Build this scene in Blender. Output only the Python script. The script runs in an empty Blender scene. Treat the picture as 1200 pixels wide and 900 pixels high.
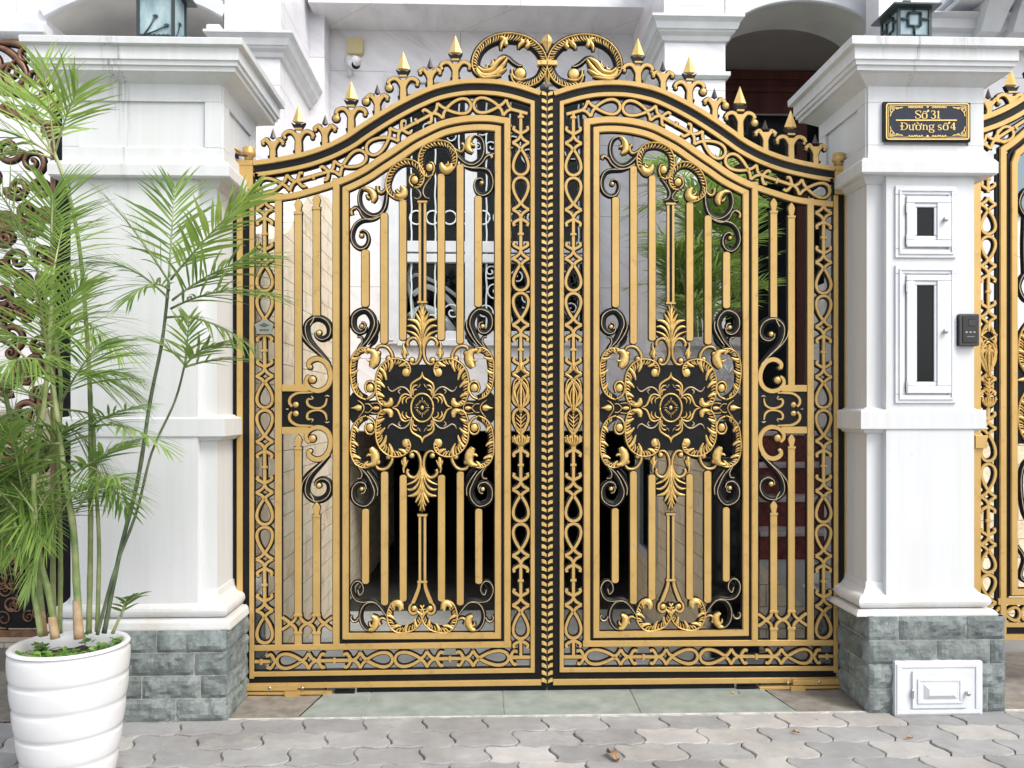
import bpy, bmesh, math, random
from mathutils import Vector, Matrix
random.seed(7)
PI = math.pi
scene = bpy.context.scene
col = scene.collection

# ------------------------------------------------------------------ camera maths
F = 1000.0                      # focal length in photo pixels (1200 px wide)
H = 1.42                        # eye height
TH = math.radians(1.9)          # slight yaw to the right
fwd = Vector((math.sin(TH), math.cos(TH), 0))
rgt = Vector((math.cos(TH), -math.sin(TH), 0))
up = Vector((0, 0, 1))
CAM = Vector((0, 0, H))

def at(px, py, Y):
    d = fwd + rgt*((px-600)/F) + up*((480-py)/F)
    t = Y/d.y
    p = CAM + d*t
    return p
def AX(px, Y): return at(px, 480, Y).x
def AZ(px, py, Y): return at(px, py, Y).z
def ground_at(px, py, z=0.0):
    d = fwd + rgt*((px-600)/F) + up*((480-py)/F)
    t = (z-H)/d.z
    return CAM + d*t

YG = 4.27                       # plane of the gate
PXM = 0.00427                   # one photo pixel at the gate, in metres
XS = AX(641, YG)                # seam
HINGE = AX(290, YG)

# ------------------------------------------------------------------ materials
MATS = {}
def nodes(name):
    m = bpy.data.materials.new(name); m.use_nodes = True
    nt = m.node_tree; b = nt.nodes['Principled BSDF']
    MATS[name] = m
    return m, nt, b
def coords(nt, kind='Object', scale=(1,1,1)):
    tc = nt.nodes.new('ShaderNodeNewGeometry') if kind == 'World' else nt.nodes.new('ShaderNodeTexCoord')
    mp = nt.nodes.new('ShaderNodeMapping'); mp.inputs['Scale'].default_value = scale
    nt.links.new(tc.outputs['Position' if kind == 'World' else kind], mp.inputs['Vector'])
    return mp
def noise(nt, mp, scale, detail=4, rough=.55, dist=0):
    n = nt.nodes.new('ShaderNodeTexNoise'); n.inputs['Scale'].default_value = scale
    n.inputs['Detail'].default_value = detail; n.inputs['Roughness'].default_value = rough
    n.inputs['Distortion'].default_value = dist
    nt.links.new(mp.outputs[0], n.inputs['Vector']); return n
def ramp(nt, src, stops):
    r = nt.nodes.new('ShaderNodeValToRGB'); e = r.color_ramp.elements
    while len(e) < len(stops): e.new(.5)
    for i, (p, c) in enumerate(stops):
        e[i].position = p; e[i].color = (c[0], c[1], c[2], 1) if len(c) == 3 else c
    nt.links.new(src, r.inputs['Fac']); return r
def mixc(nt, fac, a, b, mode='MIX'):
    m = nt.nodes.new('ShaderNodeMix'); m.data_type = 'RGBA'; m.blend_type = mode
    for s, v in ((m.inputs[0], fac), (m.inputs[6], a), (m.inputs[7], b)):
        if hasattr(v, 'links') or hasattr(v, 'is_linked'): nt.links.new(v, s)
        elif isinstance(v, (int, float)): s.default_value = v
        else: s.default_value = (v[0], v[1], v[2], 1)
    return m.outputs[2]
def bump(nt, b, src, strength=.2, dist=.01):
    bp = nt.nodes.new('ShaderNodeBump'); bp.inputs['Strength'].default_value = strength
    bp.inputs['Distance'].default_value = dist
    nt.links.new(src, bp.inputs['Height']); nt.links.new(bp.outputs[0], b.inputs['Normal'])
def grime(mat, colr, lo, hi, amt, scale=5, detail=8):
    nt = mat.node_tree; b = nt.nodes['Principled BSDF']; src = b.inputs['Base Color'].links[0].from_socket
    n = noise(nt, coords(nt, 'World'), scale, detail, .7); r = ramp(nt, n.outputs['Fac'], [(lo, (0,0,0)), (hi, (amt,amt,amt))])
    nt.links.new(mixc(nt, r.outputs['Color'], src, colr), b.inputs['Base Color'])
def simple(name, colr, rough=.5, metal=0, spec=.5):
    m, nt, b = nodes(name)
    b.inputs['Base Color'].default_value = (*colr, 1); b.inputs['Roughness'].default_value = rough
    b.inputs['Metallic'].default_value = metal
    return m
def noisy(name, c1, c2, scale=8, rough=.5, metal=0, bstr=.1, bscale=60, vec=(1,1,1), lo=.35, hi=.65, kind='World', bd=.003, detail=4):
    m, nt, b = nodes(name)
    mp = coords(nt, kind, vec)
    n = noise(nt, mp, scale, detail)
    r = ramp(nt, n.outputs['Fac'], [(lo, c1), (hi, c2)])
    nt.links.new(r.outputs['Color'], b.inputs['Base Color'])
    b.inputs['Roughness'].default_value = rough; b.inputs['Metallic'].default_value = metal
    if bstr:
        n2 = noise(nt, coords(nt, kind), bscale, 3)
        bump(nt, b, n2.outputs['Fac'], bstr, bd)
    return m

GOLD = noisy('gold_paint', (.52,.335,.11), (.58,.38,.135), 5, .40, .40, .08, 240)
GOLD2 = noisy('gold_relief', (.64,.42,.13), (.76,.53,.19), 60, .34, .45, .10, 240)
BLK = noisy('black_paint', (.004,.004,.0042), (.008,.008,.0085), 20, .42, 0, .10, 200); BLK.node_tree.nodes['Principled BSDF'].inputs['Specular IOR Level'].default_value = .22
GREY = simple('brushed_edge', (.30,.28,.25), .35, .6)
COPPER = noisy('copper_paint', (.12,.06,.035), (.25,.13,.075), 30, .45, .4, .1, 200)

grime(GOLD, (.20,.12,.05), .56, .78, .55, 22); grime(GOLD2, (.16,.09,.035), .50, .74, .7, 40)
def white_paint():
    m, nt, b = nodes('white_pier_paint')
    mp = coords(nt, 'World', (14, 14, .55)); n = noise(nt, mp, 1.6, 5, .6)
    mp2 = coords(nt, 'World'); n2 = noise(nt, mp2, 1.3, 4)
    r1 = ramp(nt, n.outputs['Fac'], [(.30, (0,0,0)), (.62, (1,1,1))])
    base = mixc(nt, n2.outputs['Fac'], (.62,.63,.64), (.69,.70,.71))
    dirty = mixc(nt, n2.outputs['Fac'], (.57,.57,.56), (.66,.665,.66))
    c = mixc(nt, r1.outputs['Color'], dirty, base)
    # dark rain drips of their own shape on the caps, and fine dirt specks
    g = nt.nodes.new('ShaderNodeNewGeometry'); sx = nt.nodes.new('ShaderNodeSeparateXYZ'); nt.links.new(g.outputs['Position'], sx.inputs[0])
    def mr(src, a, b_, c_, d):
        q = nt.nodes.new('ShaderNodeMapRange'); q.interpolation_type = 'SMOOTHSTEP'
        for i, v in enumerate((a, b_, c_, d)): q.inputs[1+i].default_value = v
        nt.links.new(src, q.inputs[0]); return q.outputs[0]
    def mth(op, a, b_=None):
        q = nt.nodes.new('ShaderNodeMath'); q.operation = op
        for i, v in enumerate((a, b_)):
            if v is None: continue
            if isinstance(v, (int, float)): q.inputs[i].default_value = v
            else: nt.links.new(v, q.inputs[i])
        return q.outputs[0]
    nz = noise(nt, coords(nt, 'World', (75, 75, 2.0)), 1.0, 4, .65)
    wob = noise(nt, coords(nt, 'World', (3, 3, 9)), 1.0, 3)
    xw = mth('ADD', sx.outputs[0], mth('MULTIPLY', wob.outputs['Fac'], .05))
    tot = None
    for xc, hw, zlo in ((-1.655, .055, 2.62), (-1.62, .02, 2.3), (2.03, .02, 2.80), (2.28, .16, 2.98), (1.86, .05, 2.96)):
        m_ = mth('MULTIPLY', mr(mth('ABSOLUTE', mth('SUBTRACT', xw, xc)), 0, hw, 1, 0), mr(sx.outputs[2], zlo, zlo+.3, 0, 1))
        tot = m_ if tot is None else mth('MAXIMUM', tot, m_)
    tot = mth('MULTIPLY', tot, mr(nz.outputs['Fac'], .42, .68, 0, .75))
    c = mixc(nt, tot, c, (.17,.165,.155))
    sp_ = noise(nt, coords(nt, 'World'), 48, 2); c = mixc(nt, mr(sp_.outputs['Fac'], .72, .80, 0, .35), c, (.40,.38,.34))
    foot = mth('MULTIPLY', mr(sx.outputs[2], .42, .62, .6, 0), mr(noise(nt, coords(nt, 'World'), 6, 6).outputs['Fac'], .4, .7, 0, 1))
    c = mixc(nt, foot, c, (.52,.46,.36))
    nt.links.new(c, b.inputs['Base Color']); b.inputs['Roughness'].default_value = .42
    n3 = noise(nt, mp2, 35, 3); bump(nt, b, n3.outputs['Fac'], .08, .004)
    return m
WHITE = white_paint()
def stain_mat():
    m, nt, b = nodes('drip_stain')
    mp = coords(nt, 'World', (60, 60, 1.2)); n = noise(nt, mp, 1.2, 4, .7)
    r = ramp(nt, n.outputs['Fac'], [(.52, (0,0,0)), (.75, (1,1,1))])
    b.inputs['Base Color'].default_value = (.16,.15,.14,1)
    nt.links.new(r.outputs['Color'], b.inputs['Alpha']); b.inputs['Roughness'].default_value = .8
    return m
WFRAME = noisy('white_enamel', (.62,.64,.665), (.69,.705,.725), 9, .35, 0, .03, 60)
def marble():
    m, nt, b = nodes('white_marble')
    mp0 = coords(nt, 'World'); mp0.inputs['Rotation'].default_value = (0, math.radians(-34), 0)
    mp = nt.nodes.new('ShaderNodeMapping'); mp.inputs['Scale'].default_value = (.7, .9, 4.2); nt.links.new(mp0.outputs[0], mp.inputs['Vector'])
    n = noise(nt, mp, 2.2, 7, .62, .5)
    r = ramp(nt, n.outputs['Fac'], [(.27, (.56,.55,.57)), (.42, (.74,.73,.76)), (.62, (.82,.815,.835))])
    # tile joints
    br = nt.nodes.new('ShaderNodeTexBrick'); br.offset = .0
    sx = nt.nodes.new('ShaderNodeSeparateXYZ'); g = nt.nodes.new('ShaderNodeNewGeometry')
    nt.links.new(g.outputs['Position'], sx.inputs[0])
    ad = nt.nodes.new('ShaderNodeMath'); nt.links.new(sx.outputs[0], ad.inputs[0]); nt.links.new(sx.outputs[1], ad.inputs[1])
    cb = nt.nodes.new('ShaderNodeCombineXYZ'); nt.links.new(ad.outputs[0], cb.inputs[0]); nt.links.new(sx.outputs[2], cb.inputs[1])
    nt.links.new(cb.outputs[0], br.inputs['Vector'])
    br.inputs['Scale'].default_value = 1; br.inputs['Brick Width'].default_value = 1.2; br.inputs['Row Height'].default_value = .62
    br.inputs['Mortar Size'].default_value = .0035; br.inputs['Mortar Smooth'].default_value = .2
    c = mixc(nt, br.outputs['Fac'], r.outputs['Color'], (.45,.44,.45))
    nt.links.new(c, b.inputs['Base Color']); b.inputs['Roughness'].default_value = .28
    return m
MARBLE = marble()
STUCCO = noisy('cream_stucco', (.60,.59,.545), (.68,.67,.63), 3, .8, 0, .1, 80)
TAUPE = noisy('taupe_ceiling_paint', (.50,.46,.41), (.56,.52,.47), 2, .8, 0, .05, 60)
SLATES = [noisy('blue_grey_stone', tuple(v*k for v in (.105,.125,.122)), tuple(v*k for v in (.23,.26,.252)), 12, .75, 0, .6, 45, bd=.012, lo=.30, hi=.72, detail=10) for k in (.85, 1.0, 1.18)]
SLATE = noisy('blue_grey_stone_plain', (.075,.092,.090), (.25,.285,.275), 10, .75, 0, .6, 45, bd=.012, lo=.30, hi=.72, detail=10)
for _m in SLATES: grime(_m, (.42,.42,.39), .60, .80, .7, 14)
MORTAR = noisy('pale_mortar', (.40,.40,.37), (.62,.61,.56), 25, .9, 0, .4, 80)
def sandstone():
    m, nt, b = nodes('beige_stone_cladding')
    g = nt.nodes.new('ShaderNodeNewGeometry'); sx = nt.nodes.new('ShaderNodeSeparateXYZ'); nt.links.new(g.outputs['Position'], sx.inputs[0])
    ad = nt.nodes.new('ShaderNodeMath'); nt.links.new(sx.outputs[0], ad.inputs[0]); nt.links.new(sx.outputs[1], ad.inputs[1])
    cb = nt.nodes.new('ShaderNodeCombineXYZ'); nt.links.new(ad.outputs[0], cb.inputs[0]); nt.links.new(sx.outputs[2], cb.inputs[1])
    br = nt.nodes.new('ShaderNodeTexBrick'); nt.links.new(cb.outputs[0], br.inputs['Vector'])
    br.inputs['Scale'].default_value = 1; br.inputs['Brick Width'].default_value = .34; br.inputs['Row Height'].default_value = .13
    br.inputs['Mortar Size'].default_value = .004; br.inputs['Mortar Smooth'].default_value = .9
    br.inputs['Color1'].default_value = (.84,.70,.49,1); br.inputs['Color2'].default_value = (.88,.79,.63,1)
    br.inputs['Mortar'].default_value = (.56,.48,.37,1)
    mp = coords(nt, 'World'); n = noise(nt, mp, 7, 7, .65)
    r = ramp(nt, n.outputs['Fac'], [(.25, (.72,.66,.58)), (.5, (1,1,1)), (.8, (1,.97,.93))])
    c = mixc(nt, 1.0, br.outputs['Color'], r.outputs['Color'], 'MULTIPLY')
    nt.links.new(c, b.inputs['Base Color']); b.inputs['Roughness'].default_value = .85
    inv = nt.nodes.new('ShaderNodeMath'); inv.operation = 'SUBTRACT'; nt.links.new(n.outputs['Fac'], inv.inputs[0]); nt.links.new(br.outputs['Fac'], inv.inputs[1])
    bump(nt, b, inv.outputs[0], .7, .03)
    return m
SAND = sandstone()
THRESH = noisy('green_slate_slab', (.19,.225,.205), (.30,.335,.31), 10, .6, 0, .2, 60, lo=.3, hi=.7, detail=8)
BROWNSTONE = noisy('brown_grey_slab', (.16,.145,.125), (.26,.24,.21), 14, .7, 0, .2, 60, detail=7)
CONC = noisy('driveway_concrete', (.42,.44,.44), (.52,.54,.53), 5, .8, 0, .2, 60)
ASPH = noisy('far_street', (.20,.20,.20), (.28,.28,.27), 2, .9, 0, .2, 60)
DARKGL = simple('dark_glass', (.008,.010,.012), .06); DARKGL.node_tree.nodes['Principled BSDF'].inputs['Specular IOR Level'].default_value = .2
BGRAN = simple('black_granite', (.010,.010,.012), .12)
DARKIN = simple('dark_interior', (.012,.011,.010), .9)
MAROON = noisy('maroon_granite', (.13,.03,.028), (.24,.06,.05), 40, .28, 0, 0, 60, detail=6)
PINKST = noisy('pink_grey_nosing', (.50,.42,.44), (.62,.55,.57), 40, .35, 0, 0)
WOOD = noisy('dark_red_wood', (.10,.028,.022), (.17,.052,.040), 6, .3, 0, .1, 60, vec=(1,1,.1))
BGATE = noisy('grille_white', (.66,.74,.74), (.76,.82,.82), 20, .4, 0, 0)
POTM = noisy('white_glazed_pot', (.64,.635,.64), (.70,.70,.705), 5, .25, 0, .02, 30, bd=.002)
grime(POTM, (.42,.38,.32), .58, .80, .35, 7)
SOIL = noisy('dark_soil', (.022,.018,.013), (.055,.045,.032), 40, .95, 0, .8, 90)
def leafm(name, c1, c2, tr=.25):
    m, nt, b = nodes(name)
    oi = nt.nodes.new('ShaderNodeAttribute'); oi.attribute_name = 'tint'
    r = ramp(nt, oi.outputs['Fac'], [(0, c1), (1, c2)])
    nt.links.new(r.outputs['Color'], b.inputs['Base Color']); b.inputs['Roughness'].default_value = .38
    t = nt.nodes.new('ShaderNodeBsdfTranslucent'); nt.links.new(r.outputs['Color'], t.inputs['Color'])
    mx = nt.nodes.new('ShaderNodeMixShader'); mx.inputs[0].default_value = tr
    out = nt.nodes['Material Output']
    nt.links.new(b.outputs[0], mx.inputs[1]); nt.links.new(t.outputs[0], mx.inputs[2]); nt.links.new(mx.outputs[0], out.inputs[0])
    return m
LEAF = leafm('palm_leaf', (.06,.155,.035), (.42,.58,.14), .5)
LEAFL = leafm('palm_leaf_pale', (.16,.30,.07), (.42,.55,.16), .35)
CANE = noisy('green_cane', (.13,.20,.06), (.36,.38,.17), 7, .45, 0, .1, 40, vec=(1,1,1.5))
CANED = noisy('dark_cane', (.05,.075,.04), (.13,.17,.09), 9, .5, 0, .1, 40, vec=(1,1,1.5))
HUSK = noisy('dry_husk', (.30,.19,.10), (.46,.34,.21), 20, .8, 0, .3, 60)
DRY = noisy('dry_leaf', (.22,.12,.05), (.44,.28,.14), 60, .8, 0, .2, 90)
LGLASS = noisy('frosted_lantern_glass', (.20,.30,.34), (.40,.52,.53), 12, .25, 0, 0, vec=(1,1,.5))
LFRAME = simple('dark_lantern_metal', (.045,.058,.062), .45, .4)
STEEL = simple('brushed_steel', (.45,.45,.44), .3, .9)
CREAMPL = simple('cream_plastic', (.62,.53,.28), .5)
WPL = simple('white_plastic', (.75,.76,.77), .35)
NAVY = noisy('navy_enamel', (.008,.012,.026), (.014,.019,.038), 90, .35, 0, 0); NAVY.node_tree.nodes['Principled BSDF'].inputs['Specular IOR Level'].default_value = .3
PAINTGOLD = simple('sign_gold', (.78,.56,.20), .4, .25)
CURT = noisy('pale_drape', (.66,.70,.70), (.80,.83,.82), 5, .85, 0, 0)
DOMEGL = simple('frosted_dome_glass', (.40,.41,.39), .3)

# ------------------------------------------------------------------ mesh builder
def catmull(pts, step=2.0):
    if len(pts) < 3: return [tuple(p) for p in pts]
    out = []
    P = [pts[0]] + list(pts) + [pts[-1]]
    for i in range(1, len(P)-2):
        p0, p1, p2, p3 = P[i-1], P[i], P[i+1], P[i+2]
        L = math.dist(p1[:2], p2[:2]); n = max(1, int(math.ceil(L/step)))
        for k in range(n):
            t = k/n; t2 = t*t; t3 = t2*t
            out.append(tuple(.5*((2*b)+(-a+c)*t+(2*a-5*b+4*c-d)*t2+(-a+3*b-3*c+d)*t3) for a, b, c, d in zip(p0, p1, p2, p3)))
    out.append(tuple(pts[-1]))
    return out

class MB:
    def __init__(s): s.v = []; s.f = []; s.m = []; s.sm = []; s.mats = []; s.tint = None
    def mi(s, mat):
        if mat not in s.mats: s.mats.append(mat)
        return s.mats.index(mat)
    def add(s, vs, fs, mat, smooth=False):
        o = len(s.v); s.v += [tuple(v) for v in vs]; i = s.mi(mat)
        for f in fs: s.f.append([o+k for k in f]); s.m.append(i); s.sm.append(smooth)
    def box(s, x0, x1, y0, y1, z0, z1, mat, bev=0):
        if x0 > x1: x0, x1 = x1, x0
        if z0 > z1: z0, z1 = z1, z0
        if y0 > y1: y0, y1 = y1, y0
        if bev:
            s.rings([(x0+bev,x1-bev,y0+bev,y1-bev,z0),(x0,x1,y0,y1,z0+bev),(x0,x1,y0,y1,z1-bev),(x0+bev,x1-bev,y0+bev,y1-bev,z1)], mat); return
        vs = [(x,y,z) for z in (z0,z1) for y in (y0,y1) for x in (x0,x1)]
        s.add(vs, [(0,2,3,1),(4,5,7,6),(0,1,5,4),(2,6,7,3),(0,4,6,2),(1,3,7,5)], mat)
    def rings(s, rs, mat, smooth=False):
        vs = []; fs = []
        for (x0,x1,y0,y1,z) in rs: vs += [(x0,y0,z),(x1,y0,z),(x1,y1,z),(x0,y1,z)]
        for i in range(len(rs)-1):
            a = 4*i
            for k in range(4): fs.append((a+k, a+(k+1)%4, a+4+(k+1)%4, a+4+k))
        fs.append((3,2,1,0)); n = 4*(len(rs)-1); fs.append((n,n+1,n+2,n+3))
        s.add(vs, fs, mat, smooth)
    def prism(s, pts, y0, y1, mat, bev=0):
        # pts (x,z); extruded along y from y0 (front, towards camera) to y1
        a = sum(p[0]*q[1]-q[0]*p[1] for p, q in zip(pts, pts[1:]+pts[:1]))
        if a < 0: pts = pts[::-1]
        n = len(pts)
        if bev:
            cx = sum(p[0] for p in pts)/n; cz = sum(p[1] for p in pts)/n
            inn = []
            for i, p in enumerate(pts):
                q0 = pts[i-1]; q1 = pts[(i+1) % n]
                t = Vector((q1[0]-q0[0], q1[1]-q0[1]));
                if t.length < 1e-9: t = Vector((1,0))
                t.normalize(); nn = Vector((-t.y, t.x)); inn.append((p[0]+nn.x*bev, p[1]+nn.y*bev))
            vs = [(p[0], y0, p[1]) for p in inn] + [(p[0], y0+bev, p[1]) for p in pts] + [(p[0], y1, p[1]) for p in pts]
            fs = [tuple(range(n))] + [(i, n+i, n+(i+1)%n, (i+1)%n) for i in range(n)] + [(n+i, 2*n+i, 2*n+(i+1)%n, n+(i+1)%n) for i in range(n)] + [tuple(range(3*n-1, 2*n-1, -1))]
        else:
            vs = [(p[0], y0, p[1]) for p in pts] + [(p[0], y1, p[1]) for p in pts]
            fs = [tuple(range(n))] + [(i, n+i, n+(i+1)%n, (i+1)%n) for i in range(n)] + [tuple(range(2*n-1, n-1, -1))]
        s.add(vs, fs, mat)
    def ribbon(s, pts, ws, yb, yf, mat, rnd=False, closed=False, ch=.35):
        # pts local (x,z), ws half widths, yb back, yf front
        P = [Vector(p[:2]) for p in pts]; n = len(P)
        if not closed:
            pass
        rows = []
        for i in range(n):
            a = P[i-1] if (i or closed) else P[i]; b = P[(i+1) % n] if (i < n-1 or closed) else P[i]
            t0 = (P[i]-a); t1 = (b-P[i])
            if t0.length < 1e-7: t0 = t1
            if t1.length < 1e-7: t1 = t0
            if t0.length < 1e-7: t0 = t1 = Vector((1,0))
            t0 = t0.normalized(); t1 = t1.normalized()
            t = t0+t1
            if t.length < 1e-4: t = t1
            t = t.normalized(); c = max(.42, abs(t.dot(t1)))
            nn = Vector((-t.y, t.x))/c
            w = ws[i] if isinstance(ws, (list, tuple)) else ws
            rows.append((P[i], nn, max(w, 1e-5)))
        if rnd: prof = [(-1, 0), (-.93, .55), (-.5, .93), (0, 1), (.5, .93), (.93, .55), (1, 0)]
        else: prof = [(-1, 0), (-1, .6), (-.82, 1), (.82, 1), (1, .6), (1, 0)]
        k = len(prof); vs = []
        for (p, nn, w) in rows:
            for (u, h) in prof:
                q = p+nn*(u*w)
                hh = h
                vs.append((q.x, yb+(yf-yb)*hh if h else yb, q.y))
        fs = []
        R = n if closed else n-1
        for i in range(R):
            a = i*k; b = ((i+1) % n)*k
            for j in range(k-1): fs.append((a+j, a+j+1, b+j+1, b+j))
            fs.append((a+k-1, a, b, b+k-1))
        if not closed:
            fs.append(tuple(range(k-1, -1, -1))); fs.append(tuple(range((n-1)*k, n*k)))
        s.add(vs, fs, mat, rnd)
    def dome(s, cx, cz, r, yb, h, mat, rz=None, seg=14):
        rz = rz or r; vs = []; fs = []
        rg = [(1, 0), (.92, .42), (.7, .75), (.38, .94)]
        for (q, hh) in rg:
            for i in range(seg):
                a = 2*PI*i/seg; vs.append((cx+math.cos(a)*r*q, yb-h*hh, cz+math.sin(a)*rz*q))
        vs.append((cx, yb-h, cz)); c = len(vs)-1
        for j in range(3):
            for i in range(seg): fs.append((j*seg+i, j*seg+(i+1) % seg, (j+1)*seg+(i+1) % seg, (j+1)*seg+i))
        for i in range(seg): fs.append((3*seg+i, 3*seg+(i+1) % seg, c))
        s.add(vs, fs, mat, True)
    def tube(s, pts, rs, mat, seg=8, smooth=True):
        P = [Vector(p) for p in pts]; n = len(P); vs = []; fs = []
        pr = None
        for i in range(n):
            t = (P[min(i+1, n-1)]-P[max(i-1, 0)]);
            t = t.normalized() if t.length > 1e-8 else Vector((0,0,1))
            if pr is None:
                pr = t.orthogonal().normalized()
            pr = (pr - t*pr.dot(t)).normalized(); q = t.cross(pr)
            r = rs[i] if isinstance(rs, (list, tuple)) else rs
            for k in range(seg):
                a = 2*PI*k/seg; v = P[i]+pr*(math.cos(a)*r)+q*(math.sin(a)*r); vs.append(tuple(v))
        for i in range(n-1):
            for k in range(seg): fs.append((i*seg+k, i*seg+(k+1) % seg, (i+1)*seg+(k+1) % seg, (i+1)*seg+k))
        fs.append(tuple(range(seg-1, -1, -1))); fs.append(tuple(range((n-1)*seg, n*seg)))
        s.add(vs, fs, mat, smooth)
    def lathe(s, prof, cx, cy, mat, seg=48, smooth=True, axis='z', cz=0):
        vs = []; fs = []; n = len(prof)
        for (r, z) in prof:
            for k in range(seg):
                a = 2*PI*k/seg
                if axis == 'z': vs.append((cx+r*math.cos(a), cy+r*math.sin(a), z))
                elif axis == 'y': vs.append((cx+r*math.cos(a), z, cz+r*math.sin(a)))
                else: vs.append((z, cy+r*math.cos(a), cz+r*math.sin(a)))
        for i in range(n-1):
            for k in range(seg):
                f = (i*seg+k, i*seg+(k+1) % seg, (i+1)*seg+(k+1) % seg, (i+1)*seg+k)
                fs.append(f if axis != 'y' else f[::-1])
        s.add(vs, fs, mat, smooth)
    def build(s, name, parent=None, origin=None, mirror=False, recalc=False):
        if origin is None: origin = parent_origin(parent)
        o = origin
        me = bpy.data.meshes.new(name)
        vs = [(v[0]-o[0], v[1]-o[1], v[2]-o[2]) for v in s.v]
        me.from_pydata(vs, [], s.f)
        for m in s.mats: me.materials.append(m)
        me.polygons.foreach_set('material_index', s.m)
        me.polygons.foreach_set('use_smooth', s.sm)
        if s.tint is not None:
            at_ = me.attributes.new('tint', 'FLOAT', 'FACE'); at_.data.foreach_set('value', s.tint)
        me.update()
        if recalc:
            bm = bmesh.new(); bm.from_mesh(me); bmesh.ops.recalc_face_normals(bm, faces=bm.faces); bm.to_mesh(me); bm.free()
        ob = bpy.data.objects.new(name, me); col.objects.link(ob)
        if parent: ob.parent = parent
        else: ob.location = o
        return ob
ORIG = {}
def parent_origin(p):
    if p is None: return (0,0,0)
    o = Vector((0,0,0)); q = p
    while q is not None: o += q.location; q = q.parent
    return tuple(o)
def thing(name, label, cat, loc, group=None):
    o = bpy.data.objects.new(name, None); o.empty_display_size = .1; col.objects.link(o); o.location = loc
    o['label'] = label; o['category'] = cat
    if group: o['group'] = group
    return o
def tag(o, label, cat, group=None):
    o['label'] = label; o['category'] = cat
    if group: o['group'] = group
    return o
def structure(o): o['kind'] = 'structure'; return o
# ------------------------------------------------------------------ ornament drawing in photo pixels
class Ctx: pass
C = Ctx(); C.xf = []; C.k = 0; C.plane = YG; C.gold = GOLD; C.gold2 = GOLD2; C.blk = BLK; C.map = None
def X(p):
    x, y = p[0], p[1]
    for f in C.xf: x, y = f(x, y)
    return (x, y)
def G(p):
    x, y = X(p)
    if C.map: return C.map(x, y)
    q = at(x, y, C.plane); return (q.x, q.z)
def FX(x, y): return (989.6-x, y)
def FY(x, y): return (x, 955.6-y)
def det():
    d = 1
    for f in C.xf:
        a = f(0, 0); b = f(1, 0); c = f(0, 1)
        d *= (b[0]-a[0])*(c[1]-a[1])-(b[1]-a[1])*(c[0]-a[0])
    return 1 if d > 0 else -1
def Z(ox, oy, s, *pts): return [(ox+x/s, oy+y/s) for (x, y) in pts]
def jit():
    C.k = (C.k+1) % 23; return C.k*.00006
def S(mb, pts, w, mat=None, rnd=True, out=1.45, smooth=True, yb=-.002, yf=-.012, closed=False, step=1.6, lift=0, uw=1.0):
    """gold stroke over a wider black stroke; w = width in px (number or list along pts)"""
    mat = mat or C.gold
    if isinstance(w, (list, tuple)): Q = [(p[0], p[1], ww) for p, ww in zip(pts, w)]
    else: Q = [(p[0], p[1], w) for p in pts]
    if smooth and len(Q) > 2:
        if closed: 
            R = catmull(Q[-1:]+Q+Q[:2], step); 
            n0 = max(1, int(math.ceil(math.dist(Q[-1][:2], Q[0][:2])/step))); n1 = max(1, int(math.ceil(math.dist(Q[0][:2], Q[1][:2])/step)))
            R = R[n0:-n1-1+0] if n1 else R[n0:]
            Q = R[:-0] if False else R
        else: Q = catmull(Q, step)
    L = [G(q) for q in Q]; W = [max(q[2], .15)*PXM*.5 for q in Q]
    j = jit(); P = C.plane
    if out: mb.ribbon(L, [a+out*PXM for a in W], P+.010+j, P+yb-.001-lift*.5-j, C.blk, False, closed)
    mb.ribbon(L, W, P+yb+.003-lift*.5, P+yf-lift-j, mat, rnd, closed)
def B(mb, pts, w, line=.8, lo=.12, yf=-.010):
    """black rounded iron scroll with a thin pale gold line painted as its highlight"""
    if isinstance(w, (list, tuple)): Q = [(p[0], p[1], ww) for p, ww in zip(pts, w)]
    else: Q = [(p[0], p[1], w) for p in pts]
    Q = catmull(Q, 1.5)
    L = [G(q) for q in Q]; W = [q[2]*PXM*.56 for q in Q]; j = jit(); P = C.plane
    mb.ribbon(L, W, P+.009+j, P+yf-j, C.blk, True)
    if line:
        s = det(); M = []
        for i, q in enumerate(Q):
            a = Q[max(i-1, 0)]; b = Q[min(i+1, len(Q)-1)]
            t = Vector((b[0]-a[0], b[1]-a[1])); t = t.normalized() if t.length > 1e-6 else Vector((1,0))
            M.append((q[0]-t.y*lo*q[2], q[1]+t.x*lo*q[2]))
        mb.ribbon([G(m) for m in M], line*.5*PXM, P+yf+.003, P+yf-.0018-j, LINE, False)
LINE = noisy('gold_highlight_line', (.40,.31,.18), (.62,.50,.32), 40, .4, .4, 0)  # pale gold highlight painted along the black scrolls
def D(mb, c, r, h=.010, mat=None, ry=None, lift=.004):
    x, z = G(c); P = C.plane; R = r*PXM; RY = (ry or r)*PXM
    mb.ribbon([(x+math.cos(a)*R*.6, z+math.sin(a)*RY*.6) for a in [i*PI/7 for i in range(14)]], R*.4+1.0*PXM, P+.009, P-.004-jit(), C.blk, False, True)
    mb.dome(x, z, R, P-lift+.001, min(h, .010), mat or C.gold2, RY)
def bulb(mb, pts, ws, h=.020):
    S(mb, pts, ws, C.gold2, True, 1.0, True, -.002, -h)
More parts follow.
